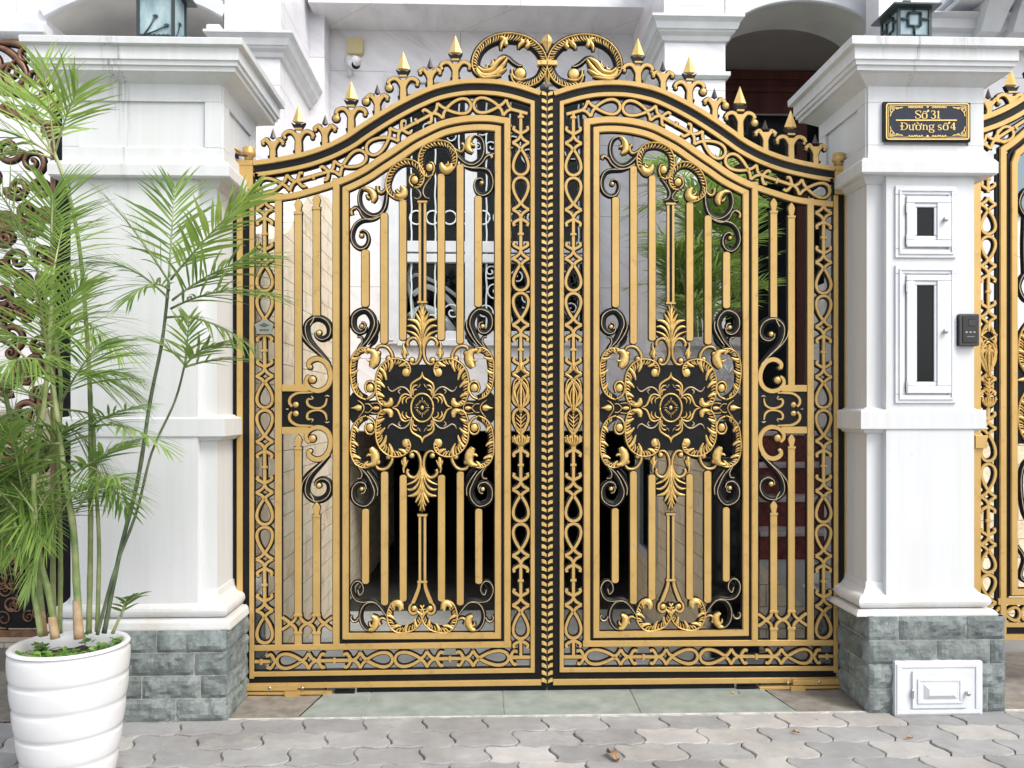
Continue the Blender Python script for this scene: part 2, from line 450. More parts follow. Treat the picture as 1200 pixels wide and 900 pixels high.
def acan(mb, pts, w, side=1, sp=3.3, rw=1.7, lobes=5, t0=.06, t1=.94, base=True):
    """acanthus C scroll: outer rim, ribs slanting to the inner side"""
    W = w if isinstance(w, (list, tuple)) else [w*.7]+[w]*(len(pts)-2)+[w*.75]
    Q = catmull([(p[0], p[1], ww) for p, ww in zip(pts, W)], 1.0)
    n = len(Q); L = [0]
    for i in range(1, n): L.append(L[-1]+math.dist(Q[i][:2], Q[i-1][:2]))
    T = []
    for i in range(n):
        a = Q[max(i-2, 0)]; b = Q[min(i+2, n-1)]; t = Vector((b[0]-a[0], b[1]-a[1])).normalized(); T.append(t)
    def off(i, d):
        t = T[i]; return (Q[i][0]-t.y*side*d, Q[i][1]+t.x*side*d)   # +d = inner side
    if base: 
        LL = [G(off(i, 0)) for i in range(0, n, 2)]; WW = [(Q[i][2]*.5+.8)*PXM for i in range(0, n, 2)]
        mb.ribbon(LL, WW, C.plane+.010, C.plane-.003-jit(), C.blk, False)
    S(mb, [off(i, -Q[i][2]*.42) for i in range(0, n, 3)], 1.8, C.gold2, True, .9, False, lift=.004)
    d = L[-1]*t0; k = 0; i = 0
    while d < L[-1]*t1:
        while L[i] < d and i < n-1: i += 1
        q = Q[i][2]; t = T[i]; big = (lobes and k % lobes == lobes-1)
        ln = q*(.95 if not big else 1.55); wd = rw*(.95 if not big else 2.0)
        p0 = Vector(off(i, -q*.40)); nn = Vector((-t.y*side, t.x*side))
        p1 = p0+nn*ln*.45+t*ln*.12; p2 = p0+nn*ln*.85+t*ln*.45
        S(mb, [tuple(p0), tuple(p1), tuple(p2)], [wd*.8, wd, wd*.35], C.gold2, True, 0, True, -.002, -.011-(.003 if big else 0), step=2)
        d += sp*(1.5 if big else 1.12); k += 1
def capsule(x0, x1, y0, y1, rt=True, rb=True):
    r = (x1-x0)/2; cx = (x0+x1)/2; pts = []
    if rt:
        for i in range(9):
            a = PI+PI*i/8; pts.append((cx+r*math.cos(a), y0+r*.7+r*.7*math.sin(a)))
    else: pts += [(x0, y0), (x1, y0)]
    if rb:
        for i in range(9):
            a = PI*i/8; pts.append((cx+r*math.cos(a), y1-r*.7+r*.7*math.sin(a)))
    else: pts += [(x1, y1), (x0, y1)]
    return pts
def bar(mb, x0, x1, y0, y1, rt=True, rb=True, o=.8):
    P = C.plane
    mb.prism([G(p) for p in capsule(x0-o, x1+o, y0-o, y1+o, rt, rb)], P-.004, P+.009, C.blk)
    mb.prism([G(p) for p in capsule(x0, x1, y0, y1, rt, rb)], P-.012, P-.002, C.gold, .0015)
def rect(mb, x0, x1, y0, y1, mat, yf=-.012, yb=-.002, bev=0):
    P = C.plane
    mb.prism([G((x0,y0)), G((x1,y0)), G((x1,y1)), G((x0,y1))], P+yf-jit(), P+yb, mat, bev)
def offs(pts, d):
    out = []
    for i, p in enumerate(pts):
        a = pts[max(i-1, 0)]; b = pts[min(i+1, len(pts)-1)]
        t = Vector((b[0]-a[0], b[1]-a[1])).normalized(); out.append((p[0]-t.y*d, p[1]+t.x*d))
    return out
def yat(pts, x):
    for a, b in zip(pts, pts[1:]):
        if a[0] <= x <= b[0]: return a[1]+(b[1]-a[1])*(x-a[0])/(b[0]-a[0]+1e-9)
    return pts[0][1] if x < pts[0][0] else pts[-1][1]

# ---- border strips
def pathmap(pts):
    L = [0]
    for a, b in zip(pts, pts[1:]): L.append(L[-1]+math.dist(a, b))
    def m(s, t):
        s_ = min(max(s, 0), L[-1]-1e-6)
        for i in range(len(L)-1):
            if L[i] <= s_ <= L[i+1]: break
        u = (s-L[i])/(L[i+1]-L[i]); a, b = pts[i], pts[i+1]
        d = Vector((b[0]-a[0], b[1]-a[1])).normalized()
        return (a[0]+(b[0]-a[0])*u-d.y*t, a[1]+(b[1]-a[1])*u+d.x*t)
    return m, L[-1]
W0 = 3.45
def bdia(mb, m, s, h, r=8.5, e0=True, e1=True):
    for sg in (-1, 1):
        for sd in (-1, 1):
            S(mb, [m(s+sd*r, 0), m(s+sd*r*.45, sg*h*.32), m(s, sg*h*.96)], W0, rnd=False)
def btear(mb, m, sp, se, h):
    L = se-sp; A = h*.90/.77; pts = []
    for k in range(0, 33):
        u = -1+2*k/32; x = PI*abs(u); pts.append(m(sp+L*(1-math.cos(x))/2*.97+L*0, (1 if u > 0 else -1)*A*math.sin(x)*math.sin(x/2)))
    S(mb, pts[0:33], W0, rnd=False, smooth=False)
def bfleur(mb, m, s, d, h):
    for sg in (-1, 1):
        S(mb, [m(s-d*5, 0), m(s-d*3.2, sg*h*.3), m(s-d*1.5, sg*h*.62), m(s+d*.6, sg*h*.84), m(s+d*3.8, sg*h*.74)], [W0, W0, W0*1.05, W0, W0*1.05], rnd=False)
def bline(mb, m, s0, s1): S(mb, [m(s0, 0), m(s1, 0)], W0*1.1, rnd=False, smooth=False)
def bring(mb, m, s, h, q=.34): S(mb, [m(s, -h*q), m(s, h*q)], 3.0, rnd=False, smooth=False, lift=.003)
def bjoin(mb, m, a, b, h):
    mid = (a+b)/2
    bline(mb, m, a+8, b-8); bfleur(mb, m, a+15.5, 1, h); bfleur(mb, m, b-15.5, -1, h); bring(mb, m, mid, h)
def btears(mb, m, a, b, h):
    mid = (a+b)/2; btear(mb, m, a+7, mid-.6, h); btear(mb, m, b-7, mid+.6, h)
def pattern(mb, m, Ds, h, first='T', off=0):
    cur = first
    for i, d in enumerate(Ds):
        bdia(mb, m, d-off, h)
        if i < len(Ds)-1:
            (btears if cur == 'T' else bjoin)(mb, m, d-off, Ds[i+1]-off, h)
            cur = 'F' if cur == 'T' else 'T'

E0 = catmull([(297,189),(320,186),(345,181.3),(365,176),(385,168.5),(405,158.3),(420,148),(440,135),(460,123),(480,112.5),(500,103.5),(515,98.5),(535,94.5),(551,93),(568,93),(585,94.3),(600,97),(615,101),(634,107.5)], 5)
E2 = catmull([(299,230.5),(325,228.3),(345,225.5),(365,220),(385,214),(405,206.5),(425,196.5),(440,186.5),(460,173.5),(480,160),(497,151),(515,142.8),(535,137.8),(555,135.6),(575,135.8),(590,138),(598.5,140)], 5)

def urn(mb, cx, y0):
    """gilded torch and urn applied on the border"""
    def P(*p): return [(cx+a, y0+b) for a, b in p]
    def both(p, w, **k):
        for s in (-1, 1): S(mb, [(cx+s*a, y0+b) for a, b in p], w, C.gold2, lift=.006, **k)
    S(mb, P((0,0),(0,5),(0,11)), [1.5,4.5,2], C.gold2, lift=.008)
    both([(1.5,4),(4,9),(6.5,13)], [1,2.2,1]); both([(2,10),(6,13),(9,15),(5,18),(1,20)], [1,2.5,2.5,2.2,1.5])
    D(mb, (cx, y0+23), 3, .012, ry=2); both([(3,20),(7,24),(9,30)], [1,2.2,1])
    both([(2,24),(6,29),(7.5,37),(5,46),(2,54)], [1.5,2.4,3,2.2,1]); both([(8,27),(9,35),(7.5,42)], [1,2,.8])
    S(mb, P((0,26),(0,34),(0,46),(0,62)), [2,3.4,3,1.2], C.gold2, lift=.010)
    both([(1,30),(3.5,38),(3.5,48),(1.2,60)], [1,1.8,1.8,1])
    D(mb, (cx, y0+63), 1.4, .010)
    for k in range(5): both([(.3,68+k*4.6),(2.6,65.5+k*4.6),(5.6,62.5+k*4.6)], [1.2,1.5,.7])
    S(mb, P((0,65),(0,88)), 1.5, C.gold2, smooth=False, lift=.004)
    for a, b in (( -7.5,92),(-4.4,93),(-1.4,93.5),(1.4,93.5),(4.4,93),(7.5,92)): S(mb, P((a,b-5),(a*.95,b),(a*.55,b+5.5)), [1.5,2.4,1.4], C.gold2, lift=.010)
    D(mb, (cx-9.3, y0+90), 1.6); D(mb, (cx+9.3, y0+90), 1.6); D(mb, (cx, y0+102), 3.4, .012, ry=2.2)
    mb.prism([G(p) for p in P((-9,88),(9,88),(7,98),(3,102),(-3,102),(-7,98))], C.plane-.006, C.plane+.008, C.blk)
    mb.prism([G(p) for p in P((-4,8),(4,8),(9,15),(5,22),(9,30),(7,44),(3,56),(5,66),(4,86),(-4,86),(-5,66),(-3,56),(-7,44),(-9,30),(-5,22),(-9,15))], C.plane-.004, C.plane+.008, C.blk)
def medallion(mb):
    R8 = lambda *p: Z(400, 340, 4.5, *p)
    half = R8((427,392),(395,392),(350,372),(300,362),(250,372),(215,410),(200,450),(190,500),(188,540),(200,580),(150,582),(110,560),(60,540),(46,560),(46,620))
    half = half+[(x, 955.6-y) for x, y in half[::-1]]
    pts = half+[(989.6-x, y) for x, y in half[::-1]]
    cl = []
    for p in pts:
        if not cl or math.dist(cl[-1], p) > .3: cl.append(p)
    mb.prism([G(p) for p in cl], C.plane-.003, C.plane+.007, C.blk)
    z = lambda *p: Z(480, 430, 15, *p)
    cx, cy = 494.8, 477.8
    S(mb, [(cx+13*math.cos(a), cy+16.5*math.sin(a)) for a in [i*2*PI/40 for i in range(41)]], 2.2, C.gold2, out=0, smooth=False, yf=-.013)
    D(mb, (cx, cy), 2.1, .008, ry=2.7)
    for sx in (-1, 1):
        for sy in (-1, 1):
            for k in range(4):
                f = (k+.5)/4
                D(mb, (cx+sx*(1.6+6*f), cy+sy*(8.6-7.2*f)), .8, .006, lift=.003)
                S(mb, [(cx+sx*(1+5*f), cy+sy*(6-4.6*f)), (cx+sx*(2+6*f), cy+sy*(8.5-5.6*f))], .7, C.gold2, out=0, smooth=False)
    S(mb, [(cx, cy-12), (cx, cy-6)], 1.0, GREYG, out=0, smooth=False); S(mb, [(cx, cy+12), (cx, cy+6)], 1.0, GREYG, out=0, smooth=False)
    S(mb, [(cx-9, cy), (cx-4, cy)], 1.0, GREYG, out=0, smooth=False); S(mb, [(cx+9, cy), (cx+4, cy)], 1.0, GREYG, out=0, smooth=False)
    for xf in ([], [FX], [FY], [FX, FY]):
        C.xf = xf
        S(mb, z((220,95),(245,185),(330,240),(400,290),(425,350),(420,430),(405,515)), [.8,2.6,2.6,2.4,2.2,1.8,1.2], C.gold2, out=0)
        S(mb, z((300,322),(350,328),(385,360),(400,420),(400,480)), [.8,2.2,1.8,1.4,.8], C.gold2, out=0)
        S(mb, z((310,400),(350,398),(380,430),(382,500)), [.8,2.0,1.8,1.0], C.gold2, out=0)
        S(mb, z((255,300),(275,345),(310,365)), [.8,1,.6], GREYG, out=0)
        S(mb, z((410,520),(450,440),(520,370),(600,355),(680,395),(745,430),(800,400),(825,345)), [1.4,1.8,1.9,2,1.9,1.8,1.2,.8], GREYG, out=0)
        S(mb, z((600,390),(640,430),(610,475)), [1.6,1.6,.7], GREYG, out=0)
        S(mb, z((395,555),(440,505),(520,478),(585,515),(620,600),(665,680),(750,715)), [1.4,1.8,2,2.6,2.6,2.2,.8], C.gold2, out=0)
        S(mb, z((430,540),(480,550),(505,590),(497,640)), [1.2,2,1.8,.7], C.gold2, out=0)
        S(mb, z((500,520),(545,545),(572,595),(560,655)), [1.2,2.2,2,.7], C.gold2, out=0)
    C.xf = []
    q = lambda *p: Z(400, 420, 10, *p)
    for xf in ([], [FX]):
        C.xf = xf
        bulb(mb, q((118,582),(160,580),(200,580),(240,580)), [.6,3.5,8,5], .022)
        S(mb, q((195,490),(245,530),(268,582),(245,640),(200,695)), [.7,1.3,1.3,1.3,.7], C.gold2, out=0)
        for s in (1, -1):
            S(mb, [(x, 478.3+s*(y-478.3)) for x, y in q((280,535),(325,535),(370,583))], 1.1, C.gold2, out=0)
            S(mb, [(x, 478.3+s*(y-478.3)) for x, y in q((350,530),(420,522),(462,555),(465,583))], 1.1, C.gold2, out=0)
        bulb(mb, q((375,583),(410,583),(445,583)), [2,5,3], .016)
    C.xf = []
GREYG = noisy('worn_gold', (.42,.34,.22), (.56,.46,.31), 40, .45, .4, 0)
def palmette(mb):
    z = lambda *p: Z(400, 340, 10, *p)
    paths = [((940,600),(930,480),(900,400),(850,360),(780,345)), ((940,640),(915,520),(870,450),(820,420),(772,425)), ((940,670),(900,560),(850,510),(768,478)),
             ((942,470),(930,380),(905,330),(872,270)), ((943,380),(935,300),(903,232)), ((944,290),(936,230),(922,172))]
    ws = [[2,3.6,5.2,5,1.2],[2,3.4,4.6,4,1.2],[2,3.4,3.2,1.2],[1.6,3.4,3.8,1.2],[1.4,3,1],[1.2,2.4,1]]
    C0 = list(C.xf)
    mb.prism([G(p) for p in z((947,150),(880,250),(860,330),(765,335),(760,500),(870,600),(935,700),(959,700),(1024,600),(1134,500),(1129,335),(1034,330),(1014,250))], C.plane-.001, C.plane+.008, C.blk)
    for f in ([], [FX]):
        C.xf = f+C0
        for p, w in zip(paths, ws): S(mb, z(*p), w, C.gold2, out=.7, yf=-.014)
        S(mb, z((800,372),(860,390),(905,450),(935,560)), [.5,1,1,.6], C.blk, out=0, yf=-.0165)
        S(mb, z((800,440),(860,465),(905,540)), [.5,1,.6], C.blk, out=0, yf=-.0165)
        z2 = lambda *p: Z(440, 380, 15, *p)
        S(mb, z2((575,385),(558,330),(600,262),(680,240),(745,290),(790,400),(795,520),(770,620),(720,690),(650,705),(608,670)), [3,3.4,3.4,3.2,3,3,3,3,2.8,2.4,2], C.gold, out=1.0)
        D(mb, z2((640,630))[0], 3.0, .012)
        # little flame leaf
        S(mb, z2((505,325),(495,390),(515,470),(510,560),(530,600)), [1.5,2.5,4.2,4.6,1.5], C.gold2, out=.7, yf=-.015)
        S(mb, z2((500,440),(470,500),(462,545)), [1,1.8,.6], C.gold2, out=.6); S(mb, z2((530,430),(550,500),(575,545)), [1,1.8,.6], C.gold2, out=.6)
    C.xf = C0
    S(mb, z((947,160),(947,420),(947,700)), [1,1.8,1.4], C.gold2, out=.3, smooth=False, yf=-.017)

def baluster(mb, y0, y1, capt, capb):
    rect(mb, 491, 499.7, y0, y1, C.blk, -.004, .009)
    rect(mb, 490.7, 493.6, y0, y1, C.gold, -.012, -.001, .001); rect(mb, 496.6, 499.6, y0, y1, C.gold, -.012, -.001, .001)
    if capt:
        rect(mb, 488.6, 501.6, y0-3.2, y0+.2, C.blk, -.008, .008); rect(mb, 489.4, 500.8, y0-2.6, y0-.2, C.gold, -.015, -.002, .001)
    if capb:
        rect(mb, 488.6, 501.6, y1-.2, y1+3.2, C.blk, -.008, .008); rect(mb, 489.4, 500.8, y1+.2, y1+2.6, C.gold, -.015, -.002, .001)

def finial(x, y0, rail, tall, parent, build):
    mb = MB(); P = C.plane
    if tall: ar, span, ce, hw, bot = y0+31.5, 17.5, 9.5, 3.6, 25
    else: ar, span, ce, hw, bot = y0+13, 12.5, 7, 3.2, 14
    S(mb, [(x, rail+2), (x, ar+12), (x, ar+3)], [hw*2+1, hw*1.9, hw*2.2], rnd=False, smooth=False)
    rect(mb, x-hw-2.5, x+hw+2.5, rail-3.2, rail-.6, C.blk, -.010, .009)
    for s in (-1, 1):
        S(mb, [(x+s*1, ar+13), (x+s*3, ar+7), (x+s*6.5, ar+2.4), (x+s*(span*.62), ar+1.2), (x+s*(span*.9), ar+3.4), (x+s*span, ar+ce-2)], [3.5,4.4,4.6,4.4,4.2,3.8], rnd=False)
        D(mb, (x+s*(span-1.2), ar+ce-1.2), 2.1, .008)
    if tall:
        rect(mb, x-4.4, x+4.4, ar-2.6, ar-.6, C.gold, -.014, .006)
    f = mb.build('spear_finial', parent)
    # spear head : faceted 3D
    hb = MB(); a = G((x, y0)); l = G((x-(7.6 if tall else 3.9), y0+bot*.82)); r = G((x+(7.6 if tall else 3.9), y0+bot*.82)); b = G((x, y0+bot))
    d = .020 if tall else .012
    mid = G((x, y0+bot*.86))
    vs = [(a[0],P,a[1]), (l[0],P,l[1]), (r[0],P,r[1]), (b[0],P,b[1]), (mid[0],P-d,mid[1]), (mid[0],P+d,mid[1])]
    hb.add(vs, [(0,1,4),(0,4,2),(1,3,4),(4,3,2),(0,5,1),(0,2,5),(1,5,3),(2,3,5)], C.spear if tall else BRONZE)
    if tall:
        c = [(x-8.6,y0+22.5),(x-4,y0+24.8),(x,y0+23.6),(x+4,y0+24.8),(x+8.6,y0+22.5),(x+5,y0+29),(x-5,y0+29)]
        hb.prism([G(p) for p in c], P-.014, P+.012, C.blk)
    hb.build('spear_head', f)
BRONZE = simple('dark_bronze', (.10,.085,.075), .35, .6)
SPEAR = noisy('bright_gold', (.74,.49,.16), (.80,.56,.22), 20, .45, .4, 0); C.spear = SPEAR

def bscroll_upper(mb):   # black spiral above the medallion (left-top), ball at (424,382.5)
    z = lambda *p: Z(400, 340, 10, *p)
    B(mb, z((262,450),(280,415),(262,385),(235,380)), [3,3.5,3.5,3]); 
    B(mb, z((290,430),(272,482),(205,495),(145,430),(145,320),(200,258),(285,240),(352,300),(378,390),(350,480),(300,580),(225,665),(165,760)), [4,5,6.5,7.5,8,8,8,8.5,8.5,8,7,6,3], lo=-.15)
    B(mb, z((425,350),(430,440),(385,540),(310,640)), [1.5,4.5,5.5,2], lo=.1); B(mb, z((432,530),(395,600),(330,670)), [1,4,2], line=0)
    B(mb, z((188,545),(235,552),(248,610),(205,690)), [3,3.5,3.5,2], lo=.1)
    D(mb, z((240,425))[0], 2.6, .012)
def side_scroll(mb):  # black spiral in the outer panel, ball (374,390)
    z = lambda *p: Z(345, 360, 11.25, *p)
    B(mb, z((290,330),(300,385),(370,420),(450,380),(470,290),(430,200),(350,150),(260,150),(180,210),(160,300),(190,420),(260,520),(360,620),(470,740)), [4.5,6,7,7.5,8,8,8,8,8,8,7.5,7,5.5,3], lo=.12)
    B(mb, z((95,290),(110,380),(180,480),(300,590),(400,680)), [2,5,6,5,2.5], lo=-.1)
    B(mb, z((270,120),(255,170),(215,240)), 1.6, line=1)
    D(mb, z((325,340))[0], 3.1, .014)
def side_c(mb):
    z = lambda *p: Z(280, 400, 4.09, *p)
    S(mb, z((340,128),(336,108),(352,90),(382,84),(415,100),(437,140),(440,185),(420,222),(385,238),(348,230),(325,205),(325,180),(340,165)), [4.2,5,5.4,5.6,5.8,5.8,5.8,5.6,5.4,5,4.6,4,3], C.gold, rnd=False, out=1.1)
    D(mb, z((352,184))[0], 4.4, .010, C.gold); D(mb, z((342,124))[0], 2.6, .008, C.gold)
    S(mb, z((330,215),(378,240),(425,215),(442,170)), [1,2,2,1], C.blk, out=0, yf=-.004)
def fold(x, y): return (x, 959-y)

def chevrons(mb, x0, x1, ya, yb, n, flip=False):
    P = C.plane; L = (yb-ya)/n
    rect(mb, x0, x1, ya-2, yb+3, C.blk, -.006, .010)
    for i in range(n):
        y = ya+i*L
        pts = [(x0+.2,y+.5),(x0+3.2,y+.8),(x1-.5,y+3.1),(x1-.5,y+6.6),(x0+3.6,y+5.4),(x0+.2,y+4.6)]
        mb.prism([G(p) for p in pts], P-.016, P-.004, C.gold2, .0012)

def build_leaf(root):
    def part(name, fn, parent=None, xf=None, label=None):
        mb = MB(); C.xf = xf or []; fn(mb); C.xf = []
        ob = mb.build(name, parent or root)
        if label: ob['label'] = label
        return ob
    P = C.plane
    # ---- outer frame
    def frame(mb):
        top = [p for p in E0]
        A = offs(top, 10.2)
        mb.ribbon([G(p) for p in A], 10.9*PXM, P+.022, P-.006, BLK)
        S(mb, offs(top, 3), 6.2, rnd=False, smooth=False, out=.6, yf=-.018, yb=-.006)
        bt = offs(top, 16.6)
        bt = [p for p in bt if 299 < p[0] < 621]
        yl = yat(bt, 299); yr = yat(bt, 621)+.9
        S(mb, [(299.4, bt[0][1])]+bt+[(624, yr+.8), (624, 784.6)], 5.2, rnd=False, smooth=False, out=.7, yf=-.016, yb=-.004)
        rect(mb, 626, 634.4, 106, 803, BLK, -.006, .022)
        # bottom
        mb.prism([G((285.5,786)), G((634,781)), G((634,803)), G((285.5,807))], P-.006, P+.022, BLK)
        mb.prism([G((297,786.6)), G((626.4,782)), G((626.4,787.2)), G((297,792))], P-.016, P-.004, GOLD, .0012)
        mb.prism([G((289,800)), G((634,795.3)), G((634,802)), G((289,806))], P-.018, P-.004, GOLD, .0012)
        # hinge stile
        rect(mb, 285.5, 298.5, 200, 806, BLK, -.006, .022)
        rect(mb, 293.2, 298.4, 224, 794, GOLD, -.016, -.004, .0012)
        rect(mb, 278.8, 297.2, 189.4, 223, GOLD, -.020, .02, .0015)
        rect(mb, 278.8, 297.2, 189.0, 195, GOLD, -.023, .02, .001)
        # inner stile + cross rails
        rect(mb, 322, 331.4, 226.5, 758, BLK, -.004, .014); rect(mb, 322.8, 330.6, 228, 757, GOLD, -.014, -.003, .0012)
        e = [p for p in E2 if p[0] < 397]
        rl = offs(e, 4)
        S(mb, rl, 7.6, rnd=False, smooth=False, out=.8, yf=-.0145, yb=-.003)
        mb.prism([G((298.6,754.5)), G((600,749.8)), G((600,758.8)), G((298.6,763))], P-.0040, P+.014, BLK)
        mb.prism([G((298.8,755.4)), G((599,750.9)), G((599,758)), G((298.8,762))], P-.0142, P-.003, GOLD, .0012)
    part('frame', frame)
    def inner(mb):
        o = offs(E2, 4); o = [p for p in o if 394.5 < p[0] < 594.2]
        yl, yr = yat(o, 394.6)-.3, yat(o, 594.2)+.6
        ring = [(394.3, 754.8), (394.3, yl)]+o+[(594.4, yr), (594.4, 754.4)]
        S(mb, ring, 8, rnd=False, smooth=False, out=.8, yf=-.0152, yb=-.003, closed=False)
        g = offs(E2, 9.4); g = [p for p in g if 400 < p[0] < 589]
        mb.ribbon([G(p) for p in [(400, 750), (400, yat(g, 400))]+g+[(589, yat(g, 589)), (589, 750), (400, 751.4)]], 2.6*PXM, P+.012, P-.005, BLK)
        i = offs(E2, 14.8); i = [p for p in i if 405.5 < p[0] < 583]
        ring = [(405.3, yat(i, 405.5)+.6)]+i+[(583.4, yat(i, 583)+.4), (583.4, 744.2), (405.3, 745)]
        S(mb, ring, 7.6, rnd=False, smooth=False, out=.9, yf=-.017, yb=-.003, closed=True)
    part('inner_frame', inner)
    part('seam_moulding', lambda mb: chevrons(mb, 634.3, 640.7, 107.5, 802, 80))
    # ---- borders
    def b1(mb):
        m, _ = pathmap([(610.2,100),(610.2,800)])
        Ds = [168,246,303.3,381,438.5,516,573.5,651,709]
        pattern(mb, m, Ds, 10, 'T', 100)
        bline(mb, m, 32, 60); bfleur(mb, m, 52.5, -1, 10); bring(mb, m, 38, 10)
        btear(mb, m, 616.5, 649, 10); bline(mb, m, 650, 671); bfleur(mb, m, 655, 1, 10); S(mb, [(600,769.5),(621.5,769.5)], W0, rnd=False, smooth=False)
    part('scroll_border', b1)
    def b2(mb):
        m, _ = pathmap([(310.6,200),(310.6,800)])
        pattern(mb, m, [245,304,381,441,517.5,577,655,715], 10.2, 'F', 200)
        btear(mb, m, 522.5, 554, 10.2)
    part('scroll_border', b2)
    def b3(mb):
        a = offs(E0, 19.8); c = []
        for x in range(300, 622, 6):
            y0, y1 = yat(a, x), yat(E2, x) if x < 598 else 140+(x-598)*.25
            c.append((x, (y0+y1)/2))
        m, L = pathmap(c)
        def s(x):
            t = 0
            for p, q in zip(c, c[1:]):
                if x <= q[0]: return t+math.dist(p, q)*(x-p[0])/(q[0]-p[0])
                t += math.dist(p, q)
            return t
        h = 9.7
        btear(mb, m, s(331), s(302), h)
        pattern(mb, m, [s(338.5), s(395.5), s(462), s(516), s(591.5)], h, 'F')
        bline(mb, m, s(598), s(621))
    part('scroll_border', b3)
    def b4(mb):
        m, _ = pathmap([(299,775),(622,769.9)])
        h = 9.4
        bline(mb, m, 0, 18); bring(mb, m, 7.6, h); bfleur(mb, m, 19, -1, h)
        btear(mb, m, 55, 25, h)
        pattern(mb, m, [63,123.5,201.5,255.5], h, 'F')
        btear(mb, m, 262, 298, h); bfleur(mb, m, 303, 1, h); bline(mb, m, 298, 322)
    part('scroll_border', b4)
    part('vase_ornament', lambda mb: urn(mb, 610.2, 423))
    # ---- outer panel
    def fb(mb, x0, x1, tip, neck, y1):
        cx = (x0+x1)/2
        bar(mb, x0, x1, neck, y1, False, False)
        pts = [(cx, tip), (x1-1.2, tip+3.4), (x1+.3, neck*.45+tip*.55), (x1-1.6, neck), (x0+1.6, neck), (x0-.3, neck*.45+tip*.55), (x0+1.2, tip+3.4)]
        mb.prism([G((cx+(x-cx)*1.14, y-.6)) for x, y in pts], P-.004, P+.009, BLK)
        mb.prism([G(p) for p in pts], P-.013, P-.002, GOLD, .002)
        rect(mb, x0-1.2, x1+1.2, neck-1, neck+3.4, BLK, -.009, .009); rect(mb, x0-.6, x1+.6, neck-.2, neck+2.6, GOLD, -.015, -.002, .001)
    part('bar', lambda mb: fb(mb, 345.7, 353.9, 233, 249, 451))
    part('bar', lambda mb: fb(mb, 367.2, 375.4, 228, 243.5, 370))
    part('bar', lambda mb: fb(mb, 345.7, 353.9, 509, 524, 722))
    part('bar', lambda mb: fb(mb, 367.2, 375.4, 588, 603, 722))
    part('side_scroll', side_scroll); part('side_scroll', side_scroll, xf=[fold])
    def plate(mb):
        rect(mb, 331, 390, 458, 500.6, BLK, -.004, .008)
        rect(mb, 331, 362, 450.6, 458.6, GOLD, -.0115, -.002, .001); rect(mb, 331, 362, 500.4, 508.4, GOLD, -.0115, -.002, .001)
        mb.prism([G(p) for p in [(362,458),(376,458.6),(384.5,454.5),(390,444),(390,515),(384.5,504.5),(376,500.4),(362,501)]], P-.0035, P+.007, BLK)
        for xf in ([], [fold]):
            C.xf = xf
            z = lambda *p: Z(325, 440, 5.625, *p)
            S(mb, z((235,113),(180,113),(130,118),(90,145),(82,180),(100,205)), [1.6,2.6,3,3.2,3.2,2.6], GOLD, out=0, rnd=False)
            D(mb, z((123,193))[0], 3.5, .008, GOLD)
            S(mb, z((230,158),(208,155),(198,172),(208,198),(240,213),(285,214),(318,192),(328,150)), [1,2.4,2.8,2.8,2.4,2.4,2.6,1.4], GOLD, out=0, rnd=False)
            S(mb, z((226,135),(236,150),(228,160)), [.8,2,.8], GREYG, out=0); S(mb, z((315,140),(330,133),(345,140)), [.8,2,.6], GREYG, out=0)
            S(mb, z((60,221),(75,221)), 1, GREYG, out=0, smooth=False)
            C.xf = []
    part('side_plate', plate)
    part('c_scroll', side_c); part('c_scroll', side_c, xf=[fold])
    def lace(mb):
        for cx in (349.8, 371.3):
            for sx in (-1, 1):
                for sy in (-1, 1):
                    S(mb, [(cx+sx*10.6, 730.4), (cx+sx*7.0, 730.4+sy*1.6), (cx+sx*3.6, 730.4+sy*5), (cx+sx*2.4, 730.4+sy*9)], W0, rnd=False)
            bar(mb, cx-4.1, cx+4.1, 740, 755, False, False)
            for y in (720.3, 740.8):
                rect(mb, cx-5.6, cx+5.6, y-2.2, y+2.2, BLK, -.009, .009); rect(mb, cx-5, cx+5, y-1.5, y+1.5, GOLD, -.015, -.002, .001)
        for s0, s1 in ((331, 339.4), (390, 381.7)):
            S(mb, [(s0, 723), (s1, 730.4), (s0, 737.6)], W0, rnd=False)
    part('lace_rail', lace)
    # ---- inner panel bars
    for (x0, x1, a, b) in ((423.9,432.5,293,360),(446.2,454.5,250,403),(468.2,476.3,234.5,399),(513,521.1,204,399),(535.2,543.2,193,403),(556.3,564.6,230,360),
                           (424.6,432.6,596,684),(446.7,455,552.5,709),(468.6,476.6,556.5,704.5),(513.3,521.5,556.5,704.5),(535.4,543.4,552.5,709),(557,565,596,684)):
        part('bar', lambda mb: bar(mb, x0, x1, a, b))
    def bal1(mb): baluster(mb, 238.5, 353, True, True)
    part('baluster', bal1)
    def bal2(mb):
        baluster(mb, 605, 680, True, True)
        z = lambda *p: Z(400, 670, 12, *p)
        for f in ([], [FX]):
            C.xf = f
            S(mb, z((1100,140),(1090,220),(1060,310),(1010,430)), [3.4,4,4.4,4.6], rnd=False)
            S(mb, z((1010,425),(965,480),(965,550),(1010,585),(1060,560),(1065,500)), [2,2.6,2.8,2.8,2.4,1.5], rnd=False)
            D(mb, z((1025,512))[0], 3.4, .010)
        C.xf = []
    part('baluster', bal2)
    part('medallion', medallion)
    part('palmette', palmette); part('palmette', palmette, xf=[FY])
    q = lambda *p: Z(400, 420, 10, *p)
    def cin(mb):
        acan(mb, q((770,205),(790,140),(760,75),(690,45),(600,50),(520,100),(470,170),(445,250),(438,350),(445,440),(480,510),(545,545)), [3,5,6.5,8,10,11,10.5,9,7,6.5,7,5], side=-1, sp=3.0, rw=2.2, lobes=4)
        D(mb, q((758,165))[0], 4.6, .016, ry=5.2)
        bulb(mb, q((500,540),(545,545),(578,520),(580,465)), [3,6,7,3.5], .020)
